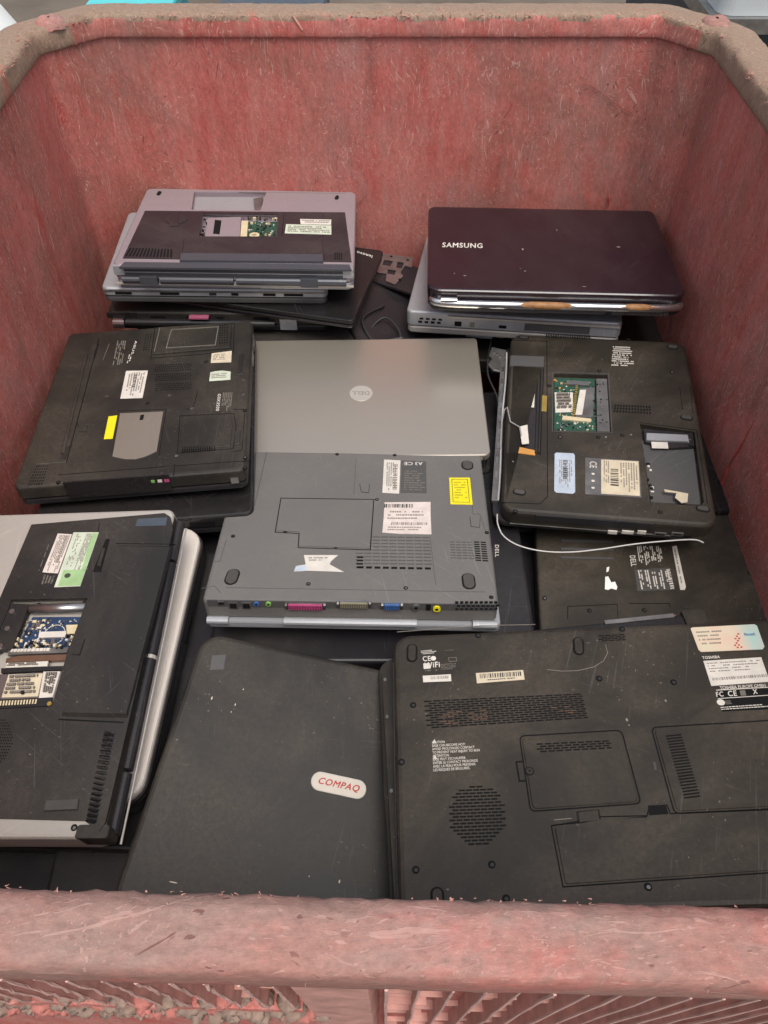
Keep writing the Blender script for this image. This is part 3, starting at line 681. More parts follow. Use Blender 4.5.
a.plate('battery_face', [(218, 216), (655, 220), (655, 242), (215, 238)], .0040, 'slate', .001)  # sloping battery front, its bluish sky sheen painted in
a.cells('vent_grille', [(62, 196), (196, 200), (196, 226), (46, 222)], 1, 14, .55, .95, z=.0016)
a.prism('speaker_grille', ellipse(a.p(203, 107), .019, .017), 0, .0018, 'smoke'); a.prism('speaker_bar', a.q([(190, 86), (214, 86), (210, 130), (184, 130)]), 0, .0024, 'panel_brown')
a.sticker([(584, 107), (680, 109), (679, 125), (586, 123)], 'paper', z=.0016); a.sticker([(541, 123), (680, 127), (680, 155), (537, 151)], 'paper_mint', z=.0016)
a.lines([(548, 128), (676, 132), (676, 152), (545, 148)], 4, 'ink_soft', .0019, seed=4); a.lines([(590, 110), (676, 112), (676, 122), (592, 120)], 2, 'ink_soft', .0019)
g = Geo(); c = a.q([(300, 98), (402, 94), (398, 160), (292, 160)]); g.prism(c, a.T - .006, a.T - .002); g.build('metal_cover', 'bronze', a.root)
g = Geo(); c = a.q([(322, 104), (342, 106), (336, 148), (316, 146)]); g.prism(c, a.T - .003, a.T - .0015); g.build('cover_slot', 'hole', a.root)
g = Geo(); g.prism(a.q([(415, 100), (512, 100), (508, 158), (412, 158)]), a.T - .010, a.T - .0075); bd = g.build('circuit_board', 'pcb_green', a.root)
g = Geo(); g.prism(a.q([(404, 108), (424, 108), (420, 158), (400, 158)]), a.T - .008, a.T - .001); g.build('ivory_socket', 'ivory', a.root)
g = Geo(); cc = a.p(443, 150)
for k in range(16):
    t0, t1 = 2 * math.pi * k / 16, 2 * math.pi * (k + 1) / 16
    g.prism([(cc[0] + r * math.cos(t), cc[1] + r * math.sin(t)) for r, t in ((.004, t0), (.008, t0), (.008, t1), (.004, t1))], a.T - .008, a.T - .0015)
g.build('ring_socket', 'ivory', a.root)
def clutter(L, zq, n, z0, seed, smin=.0015, smax=.005, mats=('chip', 'ivory', 'metal', 'chip', 'paper'), hmax=.003, parent=None):
    rd = random.Random(seed); quad = L.q(zq); gs = {}
    for k in range(n):
        c = L.bil(quad, rd.uniform(.04, .96), rd.uniform(.05, .95)); m = rd.choice(mats); g = gs.setdefault(m, Geo())
        sx, sy = rd.uniform(smin, smax) / 2, rd.uniform(smin, smax) / 2; g.prism([(c.x - sx, c.y - sy), (c.x + sx, c.y - sy), (c.x + sx, c.y + sy), (c.x - sx, c.y + sy)], L.T + z0 - .0005, L.T + z0 + rd.uniform(.0005, hmax))
    for m, g in gs.items(): g.build('board_components', m, parent or L.root)
clutter(a, [(418, 100), (510, 100), (506, 156), (424, 156)], 26, -.0075, 5, mats=('chip', 'pcb_green', 'ivory', 'metal', 'chip'))
a.prism('bay_floor', a.q([(262, 28), (478, 28), (462, 74), (256, 72)]), -.0079, -.006, 'silver_cool')
a.prism('bay_edge', a.q([(440, 40), (470, 34), (462, 78), (446, 78)]), -.006, -.001, 'metal_dull')
for zp in ((151, 27), (697, 40)): a.foot(zp, .006, .013, -8, 'hole', False)
for zp in ((430, 100), (456, 100), (493, 100)): a.screw(zp, r=.002, mat='metal', head=False)
a.seam([(395, 22), (725, 26)], .001, False, 'print_grey'); a.seam([(225, 168), (655, 172)], .0012, False, z=.0014); a.seam([(655, 92), (655, 165)], .0008, False, z=.0014); a.seam([(535, 92), (528, 158)], .0008, False, z=.0014)
a.cells('cover_ribs', [(690, 210), (715, 212), (718, 236), (690, 234)], 1, 4, .5, .9, 'hole', z=.0016)
clutter(a, [(416, 100), (510, 100), (506, 158), (418, 158)], 70, -.0075, 105, .0006, .003, ('metal', 'ivory', 'chip', 'paper', 'pcb_green'), .003)
clutter(a, [(280, 94), (300, 94), (290, 160), (278, 160)], 12, -.004, 106, .001, .004, ('chip', 'metal', 'hole'), .004)
clutter(a, [(400, 94), (515, 96), (512, 104), (402, 102)], 14, -.004, 107, .001, .005, ('hole', 'ivory', 'chip', 'metal'), .004)
# near side: hinge tubes
g = Geo(); Y = -a.h / 2 - .001
for (x0, x1) in ((-.168, -.115), (-.112, -.002), (.002, .110), (.113, .168)): g.tube([(x0, Y, .015), (x1, Y, .015)], .0058, 12)
g.build('hinge_barrel', 'slate', a.root, smooth=False)  # hinge pieces and rear face carry the same painted sky blue
for x in (-.128, .112): 
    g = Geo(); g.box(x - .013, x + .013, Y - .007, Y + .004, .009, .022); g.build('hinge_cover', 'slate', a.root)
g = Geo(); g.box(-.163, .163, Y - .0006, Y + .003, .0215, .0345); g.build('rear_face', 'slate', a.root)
g = Geo(); g.box(-.179, .179, Y - .0015, Y + .003, .0065, .0085); g.build('trim_strip', 'silver', a.root)
g = Geo(); g.box(-.179, .179, Y - .001, Y + .003, .0265, .028); g.build('trim_strip', 'silver_cool', a.root)
g = Geo(); g.prism([(-.1785, Y - .0008), (-.163, Y - .0008), (-.163, Y + .006), (-.1785, Y + .006)], .022, .036); g.build('corner_cap', 'silver_cool', a.root)
g = Geo(); g.prism([(.1785, Y - .0008), (.163, Y - .0008), (.163, Y + .006), (.1785, Y + .006)], .022, .036); g.build('corner_cap', 'silver_cool', a.root)

# ---- generic closed laptop (sides only are seen)
def closed(pose, T, label, mb, ml, r=.012, tl=.011, group=None, side=True, seed=0, ups=True):
    L = Lap(pose, T, label, group)
    L.base_and_lid(mb, ml, r, tl, .004)
    if side:
        rd = random.Random(seed); Y = -L.h / 2
        x = -L.w / 2 + .02
        while x < L.w / 2 - .04:
            ww = rd.uniform(.008, .035); g = Geo(); g.box(x, x + ww, Y - .0006, Y + .001, tl + .005, L.T - .007); g.build(rd.choice(('port', 'drive_door')), rd.choice(('hole', 'rubber_dark', 'smoke', 'hole')), L.root); x += ww + rd.uniform(.006, .05)
    return L
b = closed(POSE['B'], .026, 'thin silver-grey closed laptop directly under the bronze-silver one in the rear left stack', 'silver_cool', 'greydark', .010, .010, seed=5)
g = Geo(); g.box(-.17, .17, -b.h / 2 - .0006, -b.h / 2 + .001, .0195, .0225); g.build('trim_strip', 'metal_dull', b.root)
c = Lap(POSE['C'], .016, 'thin glossy black laptop with its bare corner sticking out right of the rear left stack'); c.base_and_lid('gloss', 'smoke', .008, .006, .0025)
c.zoom(240, 240, 2.743); c.text('lenovo', [(362, 50), (320, 38), (322, 30), (364, 43)], 'print_white')
def dark_stack_laptop(pose, label, seed, T=.034):
    L = closed(pose, T, label, 'black', 'smoke', .012, .011, seed=seed)
    return L
d1 = dark_stack_laptop(POSE['D1'], 'black laptop with a silver hinge barrel at left, low in the rear left stack', 11)
g = Geo(); g.tube([(-.168, -d1.h / 2 - .006, .017), (-.150, -d1.h / 2 - .006, .017)], .0085, 16); g.build('hinge_barrel', 'chrome', d1.root)
g = Geo(); g.tube([(-.149, -d1.h / 2 - .003, .017), (.09, -d1.h / 2 - .003, .017)], .006, 12); g.build('hinge_cover', 'smoke', d1.root)
g = Geo(); g.box(-.045, -.014, -d1.h / 2 - .010, -d1.h / 2 - .001, .0285, .031); g.build('pink_tab', 'pink_dull', d1.root)
g = Geo(); g.box(.098, .125, -d1.h / 2 - .004, -d1.h / 2 + .004, .006, .026); g.build('hinge_block', 'silver_cool', d1.root)
g = Geo(); g.box(-.178, -.13, -d1.h / 2 - .002, -d1.h / 2 + .003, .023, .032); g.build('corner_cap', 'gloss', d1.root)
d2 = dark_stack_laptop(POSE['D2'], 'black laptop with a pale metal edge strip, lowest seen in the rear left stack', 23)
g = Geo(); g.box(-.17, .17, -d2.h / 2 - .001, -d2.h / 2 + .001, .026, .030); g.build('trim_strip', 'silver_cool', d2.root)
g = Geo(); g.box(.03, .176, -d2.h / 2 - .0012, -d2.h / 2 + .001, .016, .020); g.build('trim_strip', 'metal_dull', d2.root)

# ---- G: silver grey laptop under the purple one
gl = Lap(POSE['G'], .040, 'light silver-grey laptop with side ports, lying under the dark purple one').zoom(370, 190, 2.194)
gl.base_and_lid('silver_cool', 'silver', .010, .012, .004)
g = Geo(); Yg = -gl.h / 2
for x in (-.148, -.138, -.128, -.118): g.box(x, x + .006, Yg - .0006, Yg + .001, .020, .0235); g.box(x + .002, x + .008, Yg - .0006, Yg + .001, .026, .029)
g.build('side_vent', 'hole', gl.root)
for x0, x1, z0, z1, m in ((-.09, -.079, .018, .026, 'hole'), (-.066, -.058, .018, .026, 'metal_dull'), (.02, .12, .018, .030, 'greydark'), (-.02, -.008, .019, .024, 'hole')):
    g = Geo(); g.box(x0, x1, Yg - .0007, Yg + .001, z0, z1); g.build('port' if x1 - x0 < .05 else 'drive_door', m, gl.root)
g = Geo(); g.box(-.1, .164, Yg - .0035, Yg + .004, .033, .0365); g.build('edge_strip', 'silver', gl.root)

# ---- F: dark purple glossy laptop, hinge side towards the viewer
f = Lap(POSE['F'], .034, 'dark purple glossy laptop with rusty chrome hinge strip, on top of the rear right stack').zoom(370, 190, 2.194)
g = Geo(); shell(g, f.w, f.h, (.020, .020, .014, .014), [(.003, .016), (0, .0185), (0, f.T - .004), (.0008, f.T - .0018), (.0028, f.T - .0004), (.006, f.T)]); g.build('lid', 'purple', f.root)
g = Geo(); shell(g, f.w - .002, f.h + .012, .020, [(.006, 0), (.002, .003), (0, .006), (0, .0148), (.001, .0152)]); g.build('base', 'smoke', f.root)
g = Geo(); g.tube([(x, -f.h / 2 - .0075 + .012 * (abs(x) / .190) ** 14, .0165) for x in [-.186 + .372 * k / 40 for k in range(41)]], .0062, 12); g.build('hinge_trim', 'chrome', f.root, smooth=True)
g = Geo(); g.tube([(x, -f.h / 2 - .0085, .0175) for x in (-.06, -.03, .0, .03)], [.0046, .0057, .0058, .0046], 10); g.build('rust_stain', 'rust', f.root, smooth=True)
g = Geo(); g.tube([(x, -f.h / 2 - .0082, .0175) for x in (.085, .12, .15)], [.0046, .0058, .0046], 10); g.build('rust_stain', 'rust', f.root, smooth=True)
g = Geo()
for k in range(22): x = .085 + .0038 * k; g.box(x, x + .0022, -f.h / 2 - .0078, -f.h / 2 + .001, .004, .0115)
g.build('vent_grille', 'metal_dull', f.root)
g = Geo(); g.box(-.150, .075, -f.h / 2 - .0072, -f.h / 2, .004, .0105); g.build('rear_panel', 'greydark', f.root)
for x in (-.158,): g = Geo(); g.tube([(x - .012, -f.h / 2 - .006, .021), (x + .012, -f.h / 2 - .006, .021)], .0052, 12); g.build('hinge_barrel', 'metal', f.root)
f.text('SAMSUNG', [(159, 116), (246, 118), (246, 128), (158, 126)], 'print_white')
for zp, r1, r2 in (((335, 130), .0016, .003), ((340, 178), .0018, .001), ((545, 125), .003, .0016), ((208, 188), .0025, .001), ((330, 172), .001, .0008), ((410, 88), .0006, .003), ((470, 212), .003, .0008), ((185, 183), .001, .001)):
    f.prism('scuff_mark', ellipse(f.p(*zp), r1, r2, 9, .3), -.0003, .00015, 'seam_scratch')

# ---- E: scrap chassis piece between the rear stacks
e = Lap((.14, .10, (0, 0, -.5, .015, 1.2, .455)), .006, 'torn silver metal chassis bracket with notches, lying between the two rear stacks', name='metal_bracket', cat='metal bracket').zoom(240, 240, 2.743)
ez = [(360, 30), (400, 38), (475, 48), (470, 75), (452, 70), (440, 90), (448, 98), (425, 122), (400, 112), (402, 92), (380, 90), (350, 60)]
g = Geo(); hp = [e.q([(395, 55), (420, 58), (412, 72), (390, 68)]), e.q([(432, 60), (450, 62), (444, 78), (428, 76)]), e.q([(405, 80), (428, 84), (424, 96), (404, 92)])]
ov = [Vector((*p, e.T)) for p in e.q(ez)]; hv = [[Vector((*p, e.T)) for p in q] for q in hp]
tri = fill([ov] + hv); allv = ov + [x for q in hv for x in q]; nA = len(allv)
g.add(allv + [v - Vector((0, 0, .0012)) for v in allv], [tuple(t) for t in tri] + [tuple(i + nA for i in reversed(t)) for t in tri] + [(k, (k + 1) % len(ov), nA + (k + 1) % len(ov), nA + k) for k in range(len(ov))])
g.build('bracket_plate', 'metal', e.root); 
for zp in ((415, 45), (460, 55), (438, 108)): e.screw(zp, r=.0025, mat='hole', head=False)
g = Geo(); g.box(-.06, .06, -.045, .03, 0, .004); g.build('plastic_backing', 'smoke', e.root)

# ---- fillers low in the heap, seen through the gaps
fill_sp = [((.33, .25, (0, 0, .2, .03, 1.13, .395)), 'black laptop deep in the gap between the two rear stacks', 'smoke'),
           ((.36, .26, (.0, 0, -.1, .30, 1.13, .405)), 'black laptop lowest in the rear right stack, under the silver-grey one', 'black'),
           ((.36, .26, (0, 0, .05, .31, .80, .415)), 'black laptop underneath the holed one by the right wall', 'gloss'),
           ((.36, .26, (0, 0, .04, -.03, .87, .42)), 'black laptop underneath the metal-lidded one in the middle', 'black'),
           ((.27, .36, (0, 0, .10, -.315, .78, .484)), 'black laptop showing its edge under the yellow-stickered one by the left wall', 'gloss'),
           ((.28, .37, (0, 0, -.04, -.345, .42, .425)), 'black laptop lowest in the front left stack, under the pearl-lidded one', 'smoke'),
           ((.36, .26, (0, 0, .03, -.15, .28, .415)), 'black laptop deep under the lid with the oval badge', 'smoke'),
           ((.38, .27, (0, 0, 0, .25, .28, .43)), 'black laptop deep in the heap under the largest upturned one', 'black'),
           ((.30, .22, (0, 0, .03, -.335, .225, .40)), 'black laptop at the very bottom of the front left corner', 'smoke'),
           ((.20, .24, (.05, .24, .35, .025, 1.10, .44)), 'tilted black laptop wedged in the gap between the two rear stacks', 'smoke'),
           ((.24, .32, (0, 0, .03, .20, .53, .365)), 'black laptop deep in the gap right of the slate-grey one', 'smoke'),
           ((.30, .25, (0, 0, -.05, -.27, .66, .40)), 'black laptop low between the left stacks', 'smoke')]
for k, (ps, lb, m) in enumerate(fill_sp): closed(ps, .033, lb, m, 'smoke', .012, .011, seed=40 + k)

def cable(pts, r, mat, label):
    P = [Vector(x) for x in pts]; o0 = P[0].copy(); out = []
    for i in range(len(P) - 1):
        a0, a1, a2, a3 = P[max(i - 1, 0)], P[i], P[i + 1], P[min(i + 2, len(P) - 1)]
        for k_ in range(7):
            t = k_ / 7; out.append(.5 * ((2 * a1) + (a2 - a0) * t + (2 * a0 - 5 * a1 + 4 * a2 - a3) * t * t + (3 * a1 - a0 - 3 * a2 + a3) * t ** 3) - o0)
    g = Geo(); g.tube(out + [P[-1] - o0], r, 8); o = g.build('cable', mat, None, None, True); o.location = o0; tag(o, label, 'cable')
cable([(-.03, 1.03, .445), (.0, 1.06, .455), (.025, 1.03, .45), (.02, .995, .445), (-.015, 1.0, .45), (-.035, 1.05, .46), (0, 1.10, .45)], .0020, 'rubber_dark', 'thin dark looped cable lying in the gap between the two rear stacks')
cable([(.175, 1.02, .44), (.165, .97, .448), (.16, .92, .45), (.17, .87, .447), (.165, .82, .45)], .0014, 'rubber_dark', 'thin dark wire in the gap left of the laptop by the right wall')
cable([(-.205, .60, .452), (-.19, .63, .46), (-.20, .66, .463), (-.215, .70, .463), (-.20, .735, .462)], .0020, 'rubber', 'dark cable end poking out between the left laptops and the slate-grey one')
def shard(name, c, size, rz, mat, label, tilt=.15):
    root = bpy.data.objects.new(name, None); col.objects.link(root); root.location = c; root.rotation_euler = (tilt, -tilt * .6, rz); tag(root, label, name.replace('_', ' '))
    w_, h_ = size; rd = random.Random(int(c[0] * 1000)); g = Geo()
    g.prism([(-w_ / 2, -h_ / 2), (w_ * .2, -h_ / 2), (w_ * .25, -h_ * .3), (w_ / 2, -h_ * .35), (w_ / 2, h_ * .4), (w_ * .1, h_ / 2), (0, h_ * .3), (-w_ * .3, h_ / 2), (-w_ / 2, h_ * .2)], 0, .0022); g.build('plate', mat, root)
    g = Geo(); g.ribbon([(-w_ * .45, -h_ * .45), (w_ * .18, -h_ * .45)], .0012, .0018, .006); g.ribbon([(-w_ * .45, -h_ * .45), (-w_ * .45, h_ * .15)], .0012, .0018, .006); g.build('rib', mat, root)
    for q_ in range(3):
        g = Geo(); cx, cy = rd.uniform(-.3, .3) * w_, rd.uniform(-.25, .25) * h_; g.prism(ellipse((cx, cy), .0022, .0022, 10), .0015, .0050); g.build('screw_post', 'metal' if q_ == 1 else mat, root)
shard('plastic_frame_piece', (.005, .98, .445), (.07, .05), .4, 'greydark', 'broken dark grey frame piece lying in the gap between the rear stacks')
shard('metal_plate', (.178, .955, .45), (.05, .03), 1.4, 'metal', 'small bent silver plate in the gap above the metal-lidded laptop corner')
shard('drive_caddy', (.165, 1.03, .448), (.06, .03), -.2, 'silver_cool', 'narrow silver drive caddy beneath the silver-grey laptop in the rear right stack', .05)

# ---- I: metal lidded laptop in the middle
i_ = Lap(POSE['I'], .030, 'laptop with plain beige-silver metal lid and round badge, mid-heap').zoom(240, 240, 2.743)
g = Geo(); shell(g, i_.w, i_.h, (.010, .010, .006, .006), [(.001, .019), (0, .0205), (0, .0275), (.0004, .029), (.0012, .0298), (.002, .030)]); g.build('lid', 'lid_metal', i_.root)
g = Geo(); shell(g, i_.w - .004, i_.h - .002, .010, [(.004, 0), (0, .004), (0, .0165), (.001, .018)]); g.build('base', 'smoke', i_.root)
g = Geo(); g.box(-.17, -.10, i_.h / 2 - .004, i_.h / 2 + .003, .018, .0285); g.build('hinge_cover', 'black', i_.root); g = Geo(); g.box(.06, .16, i_.h / 2 - .004, i_.h / 2 + .003, .018, .0285); g.build('hinge_cover', 'black', i_.root)
cc = i_.p(332, 421); g = Geo(); g.prism(ellipse(cc, .0172, .0172, 40), i_.T - .0003, i_.T + .0007, .0003); bg_ = g.build('badge', 'silver', i_.root)
i_.text('DELL', [(cc[0] + .0125, cc[1] - .004), (cc[0] - .0125, cc[1] - .004), (cc[0] - .0125, cc[1] + .004), (cc[0] + .0125, cc[1] + .004)], 'ink_soft', .0008, local=True, parent=bg_)
g = Geo(); 
for k in range(14): g.box(.065 + k * .006, .068 + k * .006, i_.h / 2 + .003, i_.h / 2 + .0045, .019, .026)
g.build('rear_vent', 'metal_dull', i_.root)

# ---- H: dusty black laptop on the left, upside down
h = Lap(POSE['H'], .032, 'dusty black upside-down laptop by the left wall with taupe plate and yellow sticker').zoom(0, 300, 2.743)
h.base_and_lid('black2', 'smoke', .010, .010, .0045)
bat = h.plate('battery', [(205, 108), (272, 104), (182, 446), (100, 452)], .0012, 'black2', .001)
h.seam([(272, 104), (182, 446)], .0012, False, z=.0004); h.seam([(140, 330), (212, 338), (215, 348)], .0009, False)
g = Geo(); g.tube([(*h.p(238, 150), h.T + .0005), (*h.p(172, 425), h.T + .0005)], .0030, 8); g.build('battery_ridge', 'black2', h.root)
h.plate('latch', [(254, 124), (268, 124), (258, 158), (245, 158)], .0022, 'black'); h.plate('latch', [(180, 402), (193, 402), (180, 440), (165, 440)], .0022, 'black'); h.plate('latch', [(218, 346), (241, 346), (238, 362), (214, 362)], .0014, 'black')
h.seam([(254, 122), (271, 122), (259, 162), (243, 162)], .0008); h.seam([(178, 398), (196, 398), (182, 444), (162, 444)], .0008)
fan = h.plate('fan_cover', [(432, 80), (637, 68), (632, 134), (420, 152)], .0035, 'black2', .0015)
h.seam([(425, 76), (643, 62), (640, 142), (413, 160)], .0012)
g = Geo(); g.ribbon(h.q([(472, 88), (600, 80), (592, 130), (458, 138)]), .0012, h.T + .002, h.T + .0046, True); g.build('fan_cover_rib', 'print_grey', h.root)
g = Geo(); g.ribbon(h.q([(440, 84), (425, 148)]), .0010, h.T + .002, h.T + .0046, False); g.build('fan_cover_rib', 'print_grey', h.root)
h.cells('vent_holes', [(604, 74), (630, 72), (628, 126), (602, 130)], 8, 4, .5, .5, z=.0039); h.cells('vent_holes', [(400, 95), (420, 92), (412, 140), (392, 142)], 8, 3, .5, .5, z=.0003)
for q0, q1 in ((178, 200), (204, 226), (230, 253)): h.cells('vent_holes', [(428, q0), (527, q0 - 4), (523, q1 - 6), (422, q1)], 4, 16, .5, .55, stagger=.5)
st = h.sticker([(346, 195), (406, 194), (391, 269), (330, 271)], 'paper', z=.0004); h.lines([(398, 199), (384, 264), (340, 266), (352, 200)], 7, 'ink_soft', .0006, seed=9); h.barcode([(378, 205), (370, 240), (362, 240), (369, 206)], 20, z=.0007)
h.sticker([(581, 147), (636, 140), (634, 171), (578, 173)], 'paper_cream', z=.0004); h.lines([(586, 151), (630, 146), (629, 165), (584, 168)], 4, 'ink_soft', .0006, seed=2)
h.sticker([(577, 199), (590, 196), (610, 194), (633, 197), (632, 219), (574, 223)], 'paper_mint', z=.0004); h.lines([(580, 204), (628, 200), (628, 215), (580, 218)], 3, 'ink_soft', .0006, seed=7)
h.sticker([(298, 320), (322, 317), (309, 381), (285, 382)], 'yellow', z=.0004)
tp = [(330, 312), (448, 307), (430, 416)] + [(430 - 118 * t, 416 + 15 * t + 14 * math.sin(t * math.pi) * (1 if True else 0)) for t in (.15, .3, .5, .7, .85)] + [(309, 430)]
h.plate('touch_plate', tp, .0008, 'tan', 0); h.plate('plate_slot', [(386, 317), (396, 316), (393, 330), (383, 331)], .0011, 'hole', 0)
h.seam([(322, 304), (456, 300), (436, 426)], .0008, False)
h.plate('drive_cover', [(500, 322), (632, 316), (638, 345), (632, 402), (492, 412)], .0012, 'black2', .0008); h.seam([(494, 318), (640, 311), (648, 345), (640, 408), (486, 420)], .0010)
h.cells('vent_slots', [(500, 405), (592, 403), (594, 414), (500, 421)], 1, 15, .5, .9, z=.0016); h.plate('latch', [(645, 362), (660, 360), (658, 396), (643, 400)], .0018, 'black'); h.seam([(640, 300), (672, 300), (664, 412), (640, 416)], .0008, False)
h.seam([(543, 250), (528, 298), (510, 300)], .0008, False); h.seam([(300, 120), (282, 165)], .0006, False, 'print_grey'); h.seam([(668, 150), (660, 210)], .0008, False)
h.lines([(346, 112), (334, 182), (306, 182), (320, 112)], 5, 'print_grey', dens=.8, seed=5, maxw=.12); h.text('ASUS', [(377, 112), (366, 148), (360, 148), (371, 112)], 'print_white'); h.lines([(362, 150), (354, 178), (344, 178), (352, 150)], 2, 'print_white', dens=.8, seed=15, maxw=.12)
h.lines([(638, 254), (632, 306), (604, 306), (610, 254)], 6, 'print_grey', seed=6); h.text('G0X3500', [(606, 258), (601, 304), (592, 304), (598, 258)], 'print_white')
h.cells('speaker_holes', [(100, 455), (136, 453), (118, 510), (76, 512)], 7, 6, .45, .45)
h.screw((293, 265), (465, 262), (527, 298), (668, 220), (668, 260), (637, 72), (445, 88), (484, 428), r=.0022, mat='metal'); h.screw((405, 283), (565, 169), (672, 303), (160, 500), (672, 432), (672, 460), r=.0028)
h.plate('vent_block', [(655, 150), (668, 148), (664, 205), (652, 206)], .0012, 'black'); h.seam([(160, 480), (480, 455), (690, 440)], .0009, False); h.seam([(480, 450), (476, 480)], .0009, False)
h.fbox('drive_door', 172, 500, 474, 520, 'gloss', .0015); h.fbox('indicator_light', 414, 492, 426, 498, 'port_green', .002); h.fbox('indicator_light', 432, 491, 446, 497, 'paper_pink', .002); h.fbox('indicator_light', 450, 490, 466, 496, 'pink', .002)
h.fbox('port', 632, 488, 656, 500, 'metal', .0015)
for (y0, y1) in ((.115, .145), (.075, .10)): g = Geo(); g.box(h.w / 2 - .001, h.w / 2 + .0012, y0, y1, .014, .026); g.build('side_port', 'metal', h.root)

# ---- J: black laptop with open bays at right, upside down
j = Lap(POSE['J'], .034, 'dusty black upside-down laptop by the right wall with open drive and memory bays').zoom(470, 320, 2.577)
ramJ = j.q([(216, 138), (354, 142), (363, 288), (215, 284)]); hdJ = j.q([(438, 268), (578, 288), (603, 468), (594, 480), (560, 478), (462, 468), (455, 400)]); batJ = j.q([(108, 92), (192, 96), (182, 348), (94, 342)])
j.base_and_lid('brownblack', 'smoke', (.020, .020, .020, .020), .009, .006, [(ramJ, .007), (hdJ, .009), (batJ, .004)], lid_off=(-.013, .001), lid_in=.002)
j.seam([(112, 52), (198, 55), (200, 455), (180, 474), (80, 470)], .0011, False)
j.prism('battery_bay_floor', j.q([(108, 94), (190, 97), (180, 346), (96, 340)]), -.0039, -.0032, 'smoke'); j.prism('battery_block', j.q([(104, 92), (192, 95), (190, 122), (102, 118)]), -.003, .001, 'bluegrey' if False else 'greydark', inset=.001)
j.prism('sticker', j.q([(123, 152), (169, 155), (165, 226), (119, 222)], -.0025), -.0026, -.0021, 'paper'); j.lines([(163, 160), (160, 218), (126, 216), (129, 158)], 8, 'ink_soft', -.0018, seed=3)
j.prism('connector', j.q([(186, 194), (199, 196), (197, 236), (184, 234)]), -.003, .0006, 'gold', inset=.0003)
for k in range(2): j.prism('bay_rail', j.q([(176 + 8 * k, 120), (181 + 8 * k, 120), (172 + 8 * k, 340), (168 + 8 * k, 340)]), -.003, -.0003, 'black')
g = Geo(); pts = [(78, 330, -.001), (82, 262, .001), (88, 232, .002), (96, 225, .003), (100, 245, .004), (104, 262, .004), (128, 276, .004), (132, 300, .003)]
g.tube([(*j.p(x, y, z), j.T + z) for x, y, z in pts], .0011, 7); g.build('cable', 'wire_grey', j.root)
j.prism('cable_tag', j.q([(127, 275), (148, 270), (152, 318), (134, 320)], .003), .002, .0032, 'paper'); j.prism('ribbon_end', j.q([(128, 328), (166, 336), (168, 349), (124, 343)], .001), -.001, .0015, 'orange')
# memory bay
bdj = j.prism('circuit_board', j.q([(219, 142), (322, 144), (326, 284), (218, 281)]), -.0069, -.0055, 'pcb_green'); j.prism('metal_shield', j.q([(326, 150), (353, 150), (361, 286), (328, 286)]), -.0069, -.001, 'metal_dull')
j.prism('white_label', j.q([(219, 180), (266, 180), (268, 230), (221, 232)]), -.0055, -.0046, 'paper'); j.lines([(224, 186), (262, 186), (264, 224), (226, 226)], 5, 'ink_soft', -.0044, seed=12)
j.prism('memory_module', j.q([(284, 172), (322, 168), (318, 246), (272, 246)]), -.0055, -.0035, 'metal_dull'); j.prism('module_label', j.q([(284, 176), (300, 176), (290, 240), (272, 240)]), -.0034, -.0028, 'paper'); j.prism('socket_edge', j.q([(250, 152), (310, 156), (308, 166), (248, 162)]), -.0055, -.002, 'metal_dull')
j.prism('socket_edge', j.q([(240, 242), (312, 250), (312, 258), (238, 252)]), -.0055, -.003, 'ivory')
clutter(j, [(220, 256), (322, 260), (324, 282), (220, 279)], 22, -.0055, 8, .001, .004); clutter(j, [(318, 150), (330, 150), (334, 280), (322, 280)], 14, -.0045, 9, .001, .004, ('chip', 'chip', 'metal')); clutter(j, [(218, 142), (250, 142), (248, 178), (220, 178)], 8, -.0055, 10, .002, .004, ('chip', 'orange', 'paper'))
j.seam([(213, 135), (357, 139), (366, 291), (212, 287)], .0010, True, 'greydark', .0005)
clutter(j, [(222, 146), (322, 148), (324, 282), (220, 279)], 120, -.0055, 108, .0006, .0024, ('metal', 'ivory', 'chip', 'metal', 'paper', 'gold'), .0012)
clutter(j, [(326, 152), (352, 152), (360, 284), (330, 284)], 22, -.001, 109, .0008, .0034, ('hole', 'metal', 'hole', 'chip'), .0006)
j.cells('socket_pins', [(272, 168), (278, 168), (270, 246), (264, 246)], 16, 1, 1, .5, 'gold', z=-.0042)
# drive bay
j.prism('bay_floor', j.q([(446, 300), (578, 308), (598, 466), (470, 460)]), -.0089, -.0075, 'greydark')
j.prism('drive_connector', j.q([(455, 290), (562, 295), (566, 312), (455, 308)]), -.0075, -.0005, 'silver_cool', inset=.0008); j.prism('connector_body', j.q([(448, 276), (576, 288), (580, 322), (512, 326), (452, 310)]), -.0078, -.003, 'smoke')
j.prism('sticker', j.q([(468, 311), (510, 312), (512, 328), (470, 327)]), -.003, -.002, 'paper'); clutter(j, [(446, 335), (468, 335), (480, 462), (462, 455)], 9, -.0072, 6, .002, .005, ('paper', 'paper', 'hole'), .0015); clutter(j, [(556, 290), (578, 294), (584, 330), (562, 322)], 9, -.004, 16, .002, .006, ('chip', 'metal', 'metal_dull'), .004)
j.plate('foil_scrap', [(500, 437), (530, 442), (562, 448), (560, 470), (545, 472), (528, 458), (532, 446), (502, 443)], .0006, 'paper_cream', 0, None, -.0005)
j.seam([(434, 264), (584, 284), (612, 474)], .0010, False, 'hole'); j.seam([(540, 170), (548, 232)], .0006, False); j.seam([(568, 172), (574, 240)], .0006, False)
j.cells('vent_grille', [(374, 218), (468, 222), (472, 246), (370, 240)], 3, 13, .6, .6, slant=-.02); j.cells('speaker_grille', [(222, 70), (288, 72), (288, 112), (220, 110)], 9, 12, .35, .35, 'hole', .5, mask=lambda u, v: (u - .5) ** 2 + (v - .5) ** 2 < .25, z=.00015)
